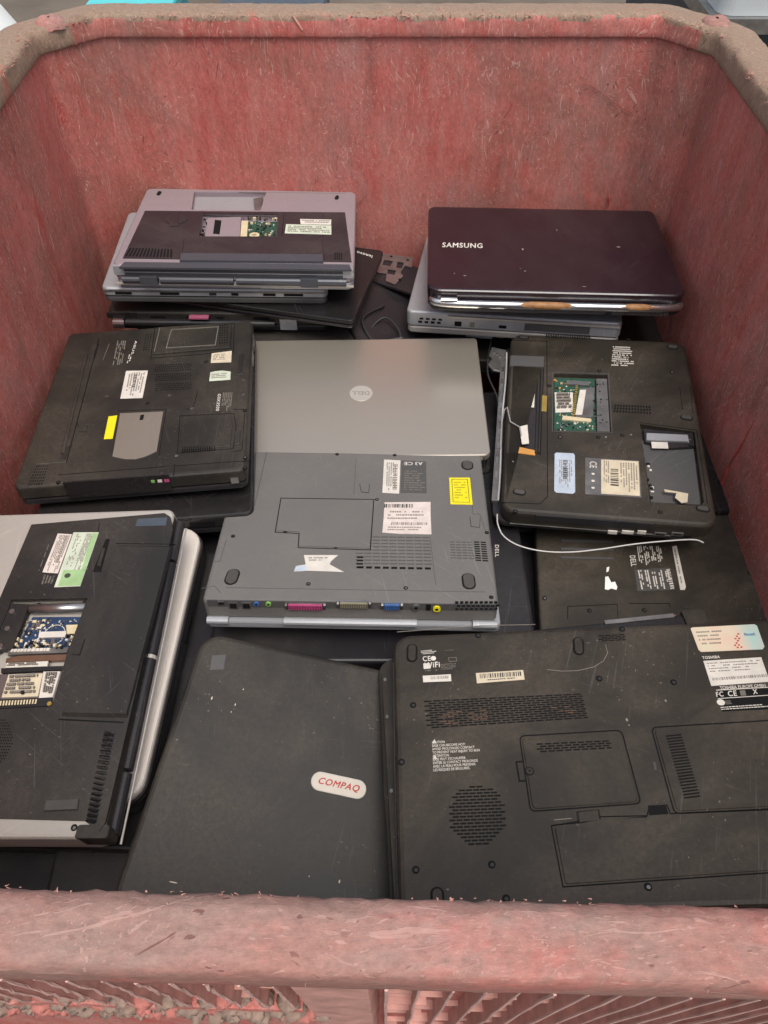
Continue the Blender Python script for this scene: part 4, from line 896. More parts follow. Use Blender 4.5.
j.sticker([(222, 342), (266, 344), (270, 349), (271, 444), (265, 448), (222, 445), (217, 440), (218, 346)], 'paper_blue', z=.0004); j.lines([(262, 362), (264, 432), (228, 430), (228, 360)], 7, 'ink_soft', .0006, seed=22); j.barcode([(250, 362), (251, 410), (240, 410), (240, 362)], 24, z=.0007)
j.sticker([(297, 355), (436, 363), (442, 458), (297, 449)], 'metal_dull', z=.0003); j.sticker([(338, 360), (434, 365), (438, 454), (338, 448)], 'paper_cream', z=.0005)
j.lines([(430, 370), (433, 448), (386, 445), (384, 368)], 7, 'ink_soft', .0007, seed=23); j.barcode([(382, 385), (383, 432), (362, 430), (362, 384)], 18, z=.0008); j.lines([(358, 364), (358, 440), (342, 438), (342, 362)], 3, 'ink_soft', .0007, seed=24)
j.text('CE', [(326, 366), (326, 382), (308, 381), (308, 365)], 'print_white', .0006)
for k in range(3): j.prism('print_emblem', ellipse(j.p(317, 397 + 18 * k), .0022, .0018, 12), 0, .0006, 'print_white')
j.lines([(368, 68), (418, 70), (424, 122), (364, 120)], 10, 'print_white', seed=25, fh=.5)
for zp, an in (((138, 45), 0), ((522, 70), 0), ((558, 252), 0), ((600, 487), 0), ((127, 444), 0)): j.foot(zp, .014, .007, -8)
j.screw((232, 302), (330, 302), (392, 297), (333, 132), (408, 50), (520, 135), (117, 493), (490, 495), (205, 170), (110, 365), r=.0030); j.screw((415, 296), (350, 302), r=.0016, mat='metal', head=False)
j.cells('rear_vent', [(196, 36), (312, 40), (312, 48), (196, 44)], 1, 26, .5, .9)
j.fbox('drive_door', 170, 502, 470, 540, 'smoke', .0012); 
for x0, x1 in ((356, 378), (392, 420), (432, 452)): j.fbox('side_marking', x0, 541, x1, 550, 'print_white', .0018)
for x0, x1 in ((476, 504), (520, 548)): j.fbox('port', x0, 546, x1, 556, 'metal_dull', .0012); j.fbox('port_opening', x0 + 4, 549, x1 - 4, 553, 'hole', .0016)
g = Geo(); Yj = -j.h / 2; g.box(-.12, .08, Yj - .0010, Yj + .001, .0104, .0111); g.build('trim_strip', 'metal_dull', j.root)
# exposed hinge side of the lid, wires along it
g = Geo(); g.box(-j.w / 2 - .0125, -j.w / 2 - .004, -.15, .165, .0085, .013); g.build('screen_bracket', 'metal_dull', j.root)
g = Geo()
for k in range(9): g.box(-j.w / 2 - .0105, -j.w / 2 - .007, -.11 + k * .028, -.098 + k * .028, .0125, .0148)
g.build('bracket_screws', 'metal', j.root)
g = Geo(); g.tube([(-j.w / 2 - .0045 + .001 * math.sin(t * 9), .16 - .31 * t, .0155 + .002 * math.sin(t * 5)) for t in [k / 24 for k in range(25)]], .0013, 7); g.build('antenna_wire', 'white_wire', j.root)
wire = []
for k, (x, y, z) in enumerate(((70, 500, -.016), (72, 528, -.018), (88, 558, -.02), (128, 582, -.024), (190, 596, -.027), (262, 598, -.027), (340, 590, -.024), (420, 578, -.020), (500, 570, -.014), (575, 566, -.008), (602, 574, -.008))):
    wire.append((*j.p(x, y, z), j.T + z))
def smooth_pts(pts, n=6):
    P = [Vector(p) for p in pts]; out = []
    for i in range(len(P) - 1):
        a0, a1, a2, a3 = P[max(i - 1, 0)], P[i], P[i + 1], P[min(i + 2, len(P) - 1)]
        for k in range(n):
            t = k / n; out.append(.5 * ((2 * a1) + (a2 - a0) * t + (2 * a0 - 5 * a1 + 4 * a2 - a3) * t * t + (3 * a1 - a0 - 3 * a2 + a3) * t ** 3))
    return out + [P[-1]]
g = Geo(); g.tube(smooth_pts(wire), .0009, 8); g.build('loose_wire', 'white_wire', j.root, smooth=True)

# ---- L: large black laptop below K
l = closed(POSE['L'], .034, 'large black laptop underneath the slate-grey one with coloured ports', 'smoke', 'black', .012, .011, seed=3)
l.zoom(480, 500, 2.667); l.text('DELL', [(50, 120), (50, 152), (40, 152), (40, 120)], 'print_white')

# ---- M: black laptop at right, partly covered
m = Lap(POSE['M'], .034, 'black upside-down laptop with white paint spots, half covered at the right').zoom(480, 500, 2.667)
m.base_and_lid('brownblack', 'smoke', .012, .011, .004)
for y0 in (106, 128, 151): m.plate('edge_rib', [(216, y0), (355, y0 + 4), (355, y0 + 9), (216, y0 + 6)], .0012, 'greydark', .0003)
m.plate('serial_strip', [(512, 124), (524, 122), (549, 232), (546, 240), (534, 240)], .0004, 'paper', 0); m.lines([(521, 130), (540, 226), (536, 228), (516, 132)], 1, 'ink_soft', .0006, fh=.8, seed=31)
m.text('DELL', [(413, 148), (417, 176), (403, 177), (399, 149)], 'print_white')
for k in range(4): m.lines([(430 + k * 17, 122), (438 + k * 17, 172), (424 + k * 17, 174), (416 + k * 17, 124)], 3, 'print_white', seed=32 + k, dens=.7, maxw=.15)
m.sticker([(412, 186), (506, 180), (520, 240), (420, 243)], 'rubber', z=.0003)
for k in range(5): m.lines([(430 + k * 18, 187), (440 + k * 18, 238), (428 + k * 18, 239), (418 + k * 18, 188)], 2, 'print_white', .0005, seed=42 + k, dens=.75, maxw=.14)
m.barcode([(506, 184), (518, 236), (508, 238), (496, 186)], 22, 'paper', .0006)
m.plate('paint_spot', [(334, 205), (342, 204), (350, 220), (360, 218), (366, 232), (364, 240), (350, 236), (342, 240), (333, 238)], .0003, 'paint_white', 0); m.plate('paint_spot', [(338, 180), (345, 178), (343, 190), (337, 193)], .0003, 'paint_white', 0)
m.seam([(234, 318), (234, 284), (366, 278)], .0010, False); m.seam([(396, 276), (505, 276), (508, 286)], .0010, False); m.seam([(366, 278), (368, 318)], .0008, False)
m.screw((172, 262), (292, 295), (438, 294), (720, 195), r=.0030); m.plate('latch', [(536, 280), (556, 280), (558, 290), (538, 290)], .0006, 'black', 0)
m.lines([(385, 118), (425, 116), (440, 124), (400, 126)], 2, 'print_grey', seed=50)

# ---- R: thin laptop between M and Q
r_ = closed(POSE['R'], .028, 'thin black laptop wedged behind the largest upturned one, with a bent metal corner', 'gloss', 'smoke', .006, .010, seed=8)
g = Geo(); g.box(.02, .10, r_.h / 2 - .004, r_.h / 2 + .001, .0285, .0296); g.build('trim_strip', 'metal_dull', r_.root)
g = Geo(); g.box(.11, .135, r_.h / 2 - .02, r_.h / 2 + .002, .018, .031); g.build('hinge_block', 'brownblack', r_.root)
g = Geo(); g.box(.07, .105, r_.h / 2 - .001, r_.h / 2 + .0025, .019, .024); g.build('copper_pipe', 'copper', r_.root)

# ---- K: slate grey laptop with ports
k = Lap(POSE['K'], .040, 'slate-grey upside-down laptop with a row of coloured ports facing the viewer').zoom(180, 430, 2.259)
k.base_and_lid('grey', 'silver_cool', .007, .0115, .0035, lid_in=-.002, lid_off=(.003, -.003))
k.plate('memory_cover', [(230, 157), (436, 160), (428, 268), (270, 263), (272, 231), (218, 228)], .0010, 'grey', 0); k.seam([(228, 154), (438, 157), (430, 271), (267, 266), (269, 234), (215, 231)], .0011, z=.0003)
k.seam([(398, 62), (393, 146)], .0007, False, 'greydark'); k.seam([(104, 168), (168, 172), (196, 50)], .0009, False, 'greydark'); k.seam([(105, 248), (90, 296), (78, 298)], .0007, False, 'greydark'); k.seam([(686, 62), (706, 228)], .0014, False); k.seam([(655, 100), (662, 190), (678, 190), (690, 228)], .0007, False, 'greydark')
k.seam([(48, 358), (78, 352), (92, 368)], .0007, False, 'greydark'); k.seam([(565, 240), (575, 330), (578, 350)], .0006, False, 'greydark'); k.seam([(104, 356), (690, 366)], .0006, False, 'greydark')
for q in ([(406, 122), (410, 140), (426, 142), (428, 122)], [(655, 196), (658, 218), (676, 220), (678, 198)]): k.plate('latch', q, .0010, 'grey', .0003); k.seam(q, .0008, False, 'hole', .0004)
s1 = k.sticker([(461, 67), (498, 69), (495, 144), (457, 142)], 'paper'); k.lines([(467, 74), (466, 138), (488, 138), (490, 74)], 5, 'ink_soft', .0005, seed=61); k.barcode([(482, 78), (480, 136), (490, 136), (492, 78)], 26, z=.0006, mat='ink_soft')
k.sticker([(500, 69), (556, 71), (557, 143), (498, 142)], 'greydark', z=.0003); k.lines([(508, 92), (552, 93), (553, 140), (505, 139)], 9, 'print_grey', .0005, seed=62, fh=.45); k.text('CE', [(526, 80), (507, 80), (507, 73), (526, 73)], 'print_white', .0005); k.text('A3', [(548, 80), (532, 80), (532, 73), (548, 73)], 'print_white', .0005)
k.sticker([(462, 164), (566, 163), (566, 190), (568, 236), (500, 235), (457, 232), (460, 200)], 'paper_pink', z=.0005)
k.barcode([(462, 168), (526, 168), (526, 176), (461, 176)], 30, z=.0008, seed=7); k.lines([(470, 184), (560, 184), (560, 206), (468, 206)], 3, 'ink_soft', .0007, seed=63, fh=.4); k.barcode([(478, 209), (560, 210), (560, 215), (476, 215)], 46, 'ink_soft', .0008, seed=9); k.lines([(470, 219), (560, 220), (560, 230), (468, 230)], 2, 'ink_soft', .0007, seed=64, fh=.4)
y1 = k.sticker([(608, 108), (655, 108), (661, 169), (611, 168)], 'yellow', z=.0004); k.seam([(614, 112), (649, 112), (654, 164), (617, 163)], .0007, True, 'ink', .0006); k.lines([(619, 118), (645, 118), (649, 158), (621, 158)], 7, 'yellow_ink', .0006, seed=65, fh=.4, maxw=.3, minw=.1)
k.sticker([(280, 283), (357, 283), (341, 297), (338, 304), (370, 321), (290, 318), (257, 320), (262, 308), (284, 304)], 'paper', z=.0004); k.lines([(290, 288), (340, 288), (328, 298), (292, 298)], 2, 'ink_soft', .0006, seed=66); k.sticker([(262, 309), (285, 306), (286, 318), (257, 320)], 'paper_blue', z=.0006)
k.foot((118, 332), .0125, .022, -6); k.foot((652, 342), .0125, .022, 3); k.foot((649, 80), .013, .017, 0)
k.cells('vent_grille', [(398, 240), (566, 242), (572, 310), (396, 308)], 9, 9, .86, .30, 'greydark', z=.00025); k.cells('vent_grille', [(402, 308), (572, 311), (573, 320), (400, 317)], 1, 9, .7, .5); k.cells('vent_grille', [(400, 286), (416, 286), (414, 316), (398, 316)], 4, 1, .9, .45)
k.cells('vent_grille', [(610, 252), (662, 253), (668, 296), (612, 294)], 7, 4, .8, .3, 'greydark'); k.cells('vent_grille', [(664, 252), (694, 253), (700, 300), (668, 298)], 9, 2, .78, .5)
k.screw((355, 55), (485, 57), (445, 157), (120, 240), (290, 348), (510, 357), (703, 378), (693, 232), (238, 229), (352, 264), r=.0026)
# rear face with ports
def port_d(x0, y0, x1, y1, mat, pins, name):
    sh = k.fbox(name, x0 - 8, y0 - 1, x1 + 8, y1 + 2, 'metal', .0012); k.fbox('port_insert', x0, y0 + 1, x1, y1, mat, .0035, parent=sh)
    g = Geo(); (xa, za), (xb, zb) = k.pf(x0, y0 + 1), k.pf(x1, y1); za, zb = sorted((za, zb))
    for q in range(pins):
        u = xa + (xb - xa) * (q + .5) / pins
        for zz in (.32, .68): g.box(u - .0005, u + .0005, -k.h / 2 - .0040, -k.h / 2 - .003, za + (zb - za) * zz - .0005, za + (zb - za) * zz + .0005)
    g.build('pin_holes', 'hole', sh)
    for xx in (x0 - 5, x1 + 5): k.fbox('port_screw', xx - 2.5, (y0 + y1) / 2 - 3, xx + 2.5, (y0 + y1) / 2 + 3, 'metal', .0030, parent=sh)
k.fbox('port_recess', 60, 384, 712, 409, 'greydark', .0003)
port_d(245, 390, 322, 402, 'pink', 13, 'parallel_port'); port_d(362, 386, 424, 398, 'port_beige', 12, 'serial_port'); port_d(462, 390, 496, 402, 'port_blue', 7, 'video_port')
k.fbox('usb_port', 85, 386, 102, 394, 'metal', .0012); k.fbox('port_opening', 88, 388, 99, 392, 'hole', .0016)
for x in (108, 138): pp = k.fbox('network_port', x, 388, x + 25, 402, 'metal_dull', .0010); k.fbox('port_opening', x + 4, 391, x + 21, 401, 'hole', .0015, parent=pp)
def jack(x, y, mat, r=.0032):
    X, Z = k.pf(x, y); g = Geo(); g.tube([(X, -k.h / 2 + .001, Z), (X, -k.h / 2 - .0025, Z)], r, 14); o = g.build('audio_jack', mat, k.root); g = Geo(); g.tube([(X, -k.h / 2, Z), (X, -k.h / 2 - .0028, Z)], r * .45, 10); g.build('jack_hole', 'hole', o)
jack(173, 391, 'port_blue'); jack(200, 391, 'port_green'); jack(533, 399, 'metal_dull', .0048); jack(580, 402, 'yellow', .0042); k.fbox('usb_port', 556, 393, 566, 406, 'hole', .0012)
g = Geo(); rd = random.Random(5)
for q in range(9):
    for rr in range(3):
        xx = 622 + q * 11 + (rr % 2) * 4; (xa, za), (xb, zb) = k.pf(xx, 388 + rr * 7), k.pf(xx + 7, 391 + rr * 7); g.box(xa, xb, -k.h / 2 - .0008, -k.h / 2 + .001, min(za, zb), max(za, zb))
g.build('side_vent', 'hole', k.root)
g = Geo(); g.tube([(-.162, -k.h / 2 - .004, .0125), (-.138, -k.h / 2 - .004, .0125)], .0048, 12); g.build('hinge_cover', 'silver_cool', k.root)
g = Geo(); g.tube([(-.075, -k.h / 2 - .004, .0125), (.075, -k.h / 2 - .004, .0125)], .0048, 12); g.build('hinge_cover', 'silver_cool', k.root)
g = Geo(); g.tube([(.138, -k.h / 2 - .004, .0125), (.165, -k.h / 2 - .004, .0125)], .0048, 12); g.build('hinge_cover', 'silver_cool', k.root)
k.fbox('lid_latch', 372, 434, 432, 441, 'greydark', .001, off=.001)

# ---- O: pearl lidded laptop under N
o_ = Lap(POSE['O'], .033, 'pearl-white lidded laptop under the black and silver one at the left').zoom(0, 490, 2.695)
g = Geo(); shell(g, o_.w - .006, o_.h - .006, .026, [(.001, .020), (0, .0225), (0, .029), (.001, .0315), (.004, .033)]); g.build('lid', 'white_lid', o_.root)
g = Geo(); shell(g, o_.w, o_.h, .028, [(.004, 0), (0, .004), (0, .0175), (.0008, .019)]); g.build('base', 'gloss', o_.root)
g = Geo(); shell(g, o_.w - .001, o_.h - .001, .028, [(0, .0195), (0, .0235), (.001, .0245)]); g.build('lid_rim', 'smoke', o_.root)
g = Geo(); g.box(o_.w / 2 - .001, o_.w / 2 + .0008, .02, .055, .007, .013); g.build('side_port', 'hole', o_.root)

# ---- N: black and silver laptop at the left
n = Lap(POSE['N'], .038, 'black and silver upside-down laptop at front left, open bay showing blue circuit board').zoom(0, 520, 5.12)
bay = n.q([(62, 412), (452, 404), (345, 690), (322, 770), (268, 958), (-90, 975), (-90, 800)])
n.base_and_lid('silver', 'silver', (.010, .014, .010, .010), .011, .004, [(bay, .010)])
n.zoom(0, 490, 2.695)
ring_plate(n, [(86, 95), (444, 64), (460, 74), (467, 108), (286, 895), (268, 922), (230, 893), (-250, 880)], bay, .0015, 'black', 'centre_panel')
n.plate('battery', [(318, 150), (466, 152), (345, 618), (168, 614)], .0048, 'black', .0040); n.seam([(314, 146), (472, 148)], .0009, False, z=.0018); n.seam([(160, 620), (335, 628)], .0014, False, z=.0019)
n.seam([(270, 90), (262, 130)], .0007, False, z=.0018); n.plate('label_recess', [(372, 80), (452, 76), (448, 98), (366, 100)], .0018, 'bluegrey', 0)
n.zoom(0, 520, 5.12)
n.sticker([(300, 74), (372, 78), (300, 278), (221, 272)], 'paper_pink', z=.0020); n.lines([(362, 84), (292, 272), (232, 268), (306, 82)], 7, 'ink_soft', .0023, seed=71); n.barcode([(352, 90), (300, 230), (285, 230), (338, 88)], 34, 'ink_soft', .0024)
n.sticker([(380, 68), (509, 68), (414, 343), (281, 349)], 'paper_mint', z=.0020); n.plate('green_print', [(330, 262), (442, 258), (414, 340), (300, 344)], .0022, 'paper_green', 0, None, .0015); n.plate('green_print', [(478, 72), (506, 72), (440, 262), (420, 262)], .0022, 'paper_green', 0, None, .0015)
n.lines([(480, 76), (410, 260), (375, 260), (446, 74)], 6, 'ink_soft', .0023, seed=72); n.lines([(430, 76), (360, 262), (330, 262), (396, 76)], 4, 'ink_soft', .0023, seed=73, dens=.5); n.prism('print_emblem', ellipse(n.p(350, 290), .0035, .003), 0, .0024, 'ink')
n.lines([(285, 290), (262, 345), (205, 345), (222, 285)], 4, 'print_grey', .0018, seed=74); n.lines([(255, 130), (195, 290), (188, 290), (248, 130)], 1, 'print_grey', .0018, seed=75)
n.plate('latch_recess', [(545, 102), (565, 102), (520, 270), (478, 268)], .0019, 'hole', 0, None, 0); n.plate('latch', [(530, 150), (545, 152), (520, 245), (502, 243)], .0035, 'black')
n.plate('latch', [(398, 612), (440, 614), (412, 698), (370, 694)], .0030, 'black', .001)
# contents of the open bay
n.prism('circuit_board', n.q([(150, 480), (430, 478), (360, 640), (60, 650)]), -.0099, -.0075, 'pcb_blue')
g = Geo(); g.tube([(*n.p(150, 448), n.T - .004), (*n.p(434, 440), n.T - .004)], .0055, 12); g.build('heat_pipe', 'metal', n.root, smooth=True)
n.prism('black_frame', n.q([(50, 425), (150, 430), (60, 660), (0, 664), (-70, 700), (-70, 600)]), -.006, -.0005, 'black')
cc = n.p(262, 572); g = Geo()
for q in range(28):
    t0, t1 = 2 * math.pi * q / 28, 2 * math.pi * (q + 1) / 28; g.prism([(cc[0] + r * math.cos(t), cc[1] + r * math.sin(t)) for r, t in ((.0112, t0), (.0120, t0), (.0120, t1), (.0112, t1))], n.T - .0076, n.T - .0070)
g.build('board_print', 'print_white', n.root)
n.prism('memory_sticker', n.q([(190, 560), (328, 556), (326, 586), (184, 590)]), -.0075, -.0055, 'paper'); n.prism('board_socket', n.q([(330, 528), (395, 526), (380, 572), (335, 574)]), -.0075, -.004, 'ivory')
clutter(n, [(160, 500), (230, 495), (190, 560), (110, 570)], 14, -.0075, 21, .0015, .005); clutter(n, [(110, 600), (370, 590), (350, 640), (80, 650)], 34, -.0075, 22, .0012, .005, ('metal', 'ivory', 'chip', 'metal_dull', 'paper')); clutter(n, [(330, 575), (400, 570), (370, 640), (320, 640)], 14, -.006, 23, .001, .004)
clutter(n, [(100, 490), (420, 482), (360, 640), (70, 650)], 150, -.0075, 121, .0006, .0022, ('metal', 'ivory', 'chip', 'metal_dull', 'paper', 'pcb_blue'), .0016)
clutter(n, [(130, 425), (440, 412), (436, 432), (140, 440)], 16, -.006, 122, .001, .006, ('hole', 'metal', 'chip'), .004)
clutter(n, [(60, 590), (345, 640), (340, 655), (50, 660)], 30, -.005, 123, .001, .004, ('hole', 'metal', 'chip', 'ivory'), .003)
n.prism('memory_module', n.q([(40, 655), (345, 645), (335, 672), (30, 684)]), -.008, -.003, 'metal_dull'); n.lines([(60, 660), (335, 651), (330, 668), (50, 676)], 1, 'paper', -.0028, seed=77, fh=.9)
n.prism('copper_strip', n.q([(90, 688), (335, 680), (330, 708), (20, 722), (25, 700)]), -.008, -.0035, 'copper'); n.prism('memory_label', n.q([(30, 728), (242, 718), (236, 744), (22, 752)]), -.004, -.002, 'paper'); n.lines([(36, 731), (236, 722), (232, 740), (30, 748)], 2, 'ink_soft', -.0018, seed=78)
n.prism('black_rail', n.q([(0, 755), (330, 742), (326, 762), (0, 778)]), -.008, -.002, 'chip'); n.prism('wireless_card', n.q([(-80, 785), (318, 764), (262, 925), (-80, 940)]), -.008, -.0045, 'metal')
n.prism('card_label', n.q([(36, 784), (212, 778), (186, 896), (0, 902)]), -.0045, -.0032, 'paper_cream'); n.lines([(48, 792), (200, 786), (180, 888), (14, 894)], 5, 'ink_soft', -.003, seed=79, fh=.55); n.prism('card_label', n.q([(216, 770), (302, 768), (262, 900), (192, 906)]), -.0045, -.0030, 'paper'); n.lines([(288, 776), (258, 890), (210, 892), (228, 778)], 5, 'ink_soft', -.0028, seed=80)
n.prism('connector_base', n.q([(-60, 918), (262, 905), (254, 948), (-60, 964)]), -.008, -.0015, 'chip'); n.cells('connector_pins', [(-30, 926), (196, 916), (190, 940), (-34, 952)], 1, 15, .5, .95, 'ivory', z=-.001); n.prism('gold_screw', ellipse(n.p(250, 938), .0022, .0022), -.003, -.0008, 'gold')
for zp in ((66, 472), (42, 560), (6, 650)): n.prism('standoff', ellipse(n.p(*zp), .0028, .0028), -.0005, .0024, 'metal')
n.zoom(0, 490, 2.695)
g = Geo()
for q in range(17):
    t = q / 16; x0 = 288 - 48 * t; y0 = 660 + 232 * t
    c1, c2, c3 = n.p(x0 - 6, y0), n.p(x0 + 14, y0 + 4), n.p(x0 + 34, y0 + 2)
    g.tube([(*c1, n.T + .0016), (*c2, n.T + .0022), (*c3, n.T - .0035)], [.0010, .0016, .0012], 6)
g.build('vent_slots', 'hole', n.root)
g = Geo()
for q in range(18):
    t = q / 17; x0 = 290 - 48 * t; y0 = 653 + 232 * t; c1, c2, c3 = n.p(x0 - 6, y0), n.p(x0 + 14, y0 + 4), n.p(x0 + 35, y0 + 3); g.tube([(*c1, n.T + .0018), (*c2, n.T + .0030), (*c3, n.T - .0030)], [.0008, .0013, .001], 6)
g.build('vent_ribs', 'smoke', n.root)
n.plate('rubber_foot', [(128, 840), (216, 836), (212, 864), (122, 868)], .0045, 'rubber', .001)
n.cells('speaker_grille', [(-30, 620), (44, 620), (34, 740), (-46, 740)], 15, 12, .5, .5, 'hole', .5, mask=lambda u, v: (u - .5) ** 2 + (v - .5) ** 2 < .24, z=.0018)
n.screw((200, 910), r=.003); n.screw((60, 545), (348, 88), r=.002)
g = Geo(); g.box(n.w / 2 - .006, n.w / 2 + .0006, -.170, .170, .0125, n.T - .0035); g.build('hinge_side', 'black', n.root)
g = Geo(); X = n.w / 2 + .0005
for y0, y1 in ((-.172, -.118), (-.114, .0), (.004, .115), (.119, .172)): g.tube([(X, y0, .0185), (X, y1, .0185)], .0068, 14)
g.build('hinge_barrel', 'smoke', n.root)
g = Geo(); g.tube([(X, -.001, .0185), (X, .003, .0185)], .0071, 14); g.build('hinge_ring', 'silver', n.root)
g = Geo(); g.tube([(X + .0055, -.178, .008), (X + .0055, .0, .0075), (X + .0055, .172, .008)], .0012, 8); g.build('trim_strip', 'silver', n.root)
g = Geo(); g.prism(rrect(.03, .012, .003, 4, n.w / 2 - .010, -.174), .015, .0385, .001); g.build('corner_cap', 'black', n.root)

# ---- P: black lid with oval badge
p = Lap(POSE['P'], .032, 'closed laptop with dusty black lid and silver oval badge lettered in red').zoom(100, 620, 2.477)
g = Geo(); shell(g, p.w, p.h, (.022, .022, .020, .024), [(.002, .018), (0, .020), (0, .0265), (.0008, .0295), (.003, .0313), (.006, .032)]); g.build('lid', 'black2', p.root)
g = Geo(); shell(g, p.w - .002, p.h - .002, .024, [(.004, 0), (0, .004), (0, .0165), (.0008, .0175)]); g.build('base', 'smoke', p.root)
bc = [(535, 378), (648, 402), (664, 412), (668, 425), (658, 438), (640, 441), (530, 417), (517, 407), (514, 394), (521, 382)]
cq = p.q(bc); cen = sum((Vector(q) for q in cq), Vector((0, 0))) / len(cq)
a0 = Vector(p.p(526, 396)); a1 = Vector(p.p(656, 424)); dirx = (a1 - a0).normalized(); diry = Vector((-dirx.y, dirx.x)); cen = (a0 + a1) / 2; hw = .0280; hh_ = .0094
def bl(x, y): return tuple(cen + dirx * x + diry * y)
bo = [bl(x, y) for x, y in rrect(2 * hw, 2 * hh_, hh_ * .97, 10)]
g = Geo(); g.prism(bo, p.T - .0004, p.T + .0014, .0005); bdg = g.build('badge', 'silver', p.root); g = Geo(); g.prism([bl(x, y) for x, y in rrect(2 * hw - .0022, 2 * hh_ - .0022, hh_ * .85, 10)], p.T, p.T + .00155); g.build('badge_plate', 'badge_face', bdg)
p.text('COMPAQ', [bl(-.0195, .0036), bl(.0215, .0036), bl(.0195, -.0038), bl(-.0215, -.0038)], 'red_ink', .0018, parent=bdg, local=True)
p.plate('lid_mark', [(278, 88), (312, 86), (306, 122), (272, 124)], .0002, 'greydark', 0)
for (x, y, a1_, b1_) in ((277, 194, .0007, .0018), (355, 172, .0006, .0006), (593, 648, .0008, .0016), (335, 210, .0005, .0014), (182, 650, .004, .0006), (325, 228, .0004, .0008), (518, 635, .0005, .0007)):
    p.prism('crumb', ellipse(p.p(x, y), a1_, b1_, 8, .4), 0, .0006, 'paper_cream')

# ---- Q: largest laptop, front right
# (front right)
q = Lap(POSE['Q'], .042, 'largest black upside-down laptop, front right, with round fan grille and hologram sticker').zoom(360, 600, 1.882)
qb, ql = q.base_and_lid('brownblack', 'brownblack', (.014, .014, .014, .020), .013, .006, lid_off=(-.012, -.002), lid_in=-.001)
ql.rotation_euler.z = R(2.3)      # the lid sits skewed under its base
for zp, w_, h_, an in (((98, 100), .0085, .020, -3), ((411, 87), .0085, .020, -8), ((146, 565), .0085, .018, 0)): q.foot(zp, w_, h_, an, 'brownblack')
q.screw((222, 67), (493, 55), (450, 148), (590, 155), (100, 198), (78, 305), (105, 508), (248, 498), (275, 562), (542, 540), r=.0033)
vg = q.cells('vent_grille', [(120, 190), (418, 176), (430, 224), (126, 244)], 12, 17, .84, .52, 'hole', .5)
q.cells('vent_reddish_backing', [(150, 212), (240, 207), (242, 232), (152, 238)], 6, 6, .8, .25, 'copper', .5, z=.0005, jit=.5); q.cells('vent_reddish_backing', [(360, 203), (408, 200), (410, 214), (362, 217)], 4, 4, .8, .3, 'copper', .5, z=.0005, jit=.3)  # copper-coloured dashes for the reddish parts behind the grille
q.cells('vent_grille', [(448, 67), (499, 64), (500, 77), (449, 80)], 4, 4, .85, .5, 'hole', .5)
q.cells('vent_grille', [(332, 271), (471, 265), (474, 282), (333, 290)], 4, 9, .78, .55, 'hole', .4, z=.0012); q.cells('vent_grille', [(575, 256), (604, 253), (641, 374), (611, 378)], 22, 1, 1, .5, z=.0012)
q.cells('fan_grille', [(166, 352), (272, 348), (279, 462), (170, 466)], 18, 8, .86, .5, 'hole', .5, mask=lambda u, v: (u - .5) ** 2 + (v - .5) ** 2 < .245)
def rounded_quad(pts, r=.06, seg=4):
    out = []; P = [Vector(x) for x in pts]; nn = len(P)
    for i in range(nn):
        pp, a_, b_ = P[i], P[i - 1], P[(i + 1) % nn]; A = pp + (a_ - pp).normalized() * r; B = pp + (b_ - pp).normalized() * r
        for t in [k_ / seg for k_ in range(seg + 1)]: out.append(tuple(A * (1 - t) ** 2 + pp * 2 * t * (1 - t) + B * t * t))
    return out
def qplate(name, zp, r=9):
    q.prism(name, q.q(rounded_quad(zp, r)), -.001, .0009, 'brownblack', None, .0008)
qplate('memory_cover', [(304, 260), (489, 249), (524, 380), (325, 394)]); qplate('drive_cover', [(553, 244), (848, 227), (877, 384), (596, 398)]); qplate('battery', [(366, 429), (455, 413), (850, 397), (846, 504), (386, 535)], 5)
q.seam(rounded_quad([(300, 256), (492, 245), (529, 383), (321, 398)], 11), .0013); q.seam([(306, 304), (294, 305), (300, 341), (312, 340)], .0016, False)
q.seam(rounded_quad([(548, 240), (850, 222), (880, 388), (592, 402)], 11), .0013)
q.seam([(850, 392), (584, 402), (578, 386), (545, 388), (540, 406), (452, 408)], .0010, False); q.seam([(362, 424), (540, 408)], .0009, False); q.seam([(452, 410), (360, 425), (382, 540), (850, 508)], .0011, False)
q.plate('latch_slot', [(542, 387), (576, 386), (580, 403), (544, 405)], .0005, 'hole', 0); q.plate('latch', [(410, 400), (447, 396), (451, 415), (413, 419)], .0009, 'brownblack', .0004); q.seam([(408, 399), (449, 395), (453, 417), (411, 420)], .0008)
q.seam([(366, 414), (398, 411)], .0006, False, 'seam_scratch')
q.prism('screw_ring', ellipse(q.p(319, 323), .0042, .0042, 20), 0, .0011, 'hole'); q.prism('cover_screw', ellipse(q.p(319, 323), .0032, .0032, 20), 0, .0014, 'brownblack'); q.prism('cover_screw', ellipse(q.p(319, 323), .001, .001, 8), 0, .0016, 'hole')
q.prism('small_slot', q.q([(551, 305), (556, 305), (559, 321), (554, 321)]), 0, .0004, 'rubber')
M['holo'] = holo(q.p(625, 70)[0], q.p(755, 70)[0])
st = q.sticker([(622, 54), (626, 52), (742, 46), (747, 49), (761, 88), (758, 93), (642, 98), (637, 94)], 'holo', z=.0004)
q.lines([(632, 60), (690, 57), (697, 86), (643, 89)], 4, 'ink_soft', .0006, seed=81, fh=.35); q.text('Microsoft', [(722, 63), (742, 62), (744, 67), (724, 68)], 'port_blue', .0006); q.cells('red_print', [(698, 60), (712, 59), (720, 92), (706, 93)], 8, 2, .5, .6, 'red_ink', .5, z=.0006, jit=.35)
q.text('TOSHIBA', [(643, 107), (676, 105), (677, 110), (645, 112)], 'print_white', .0005)
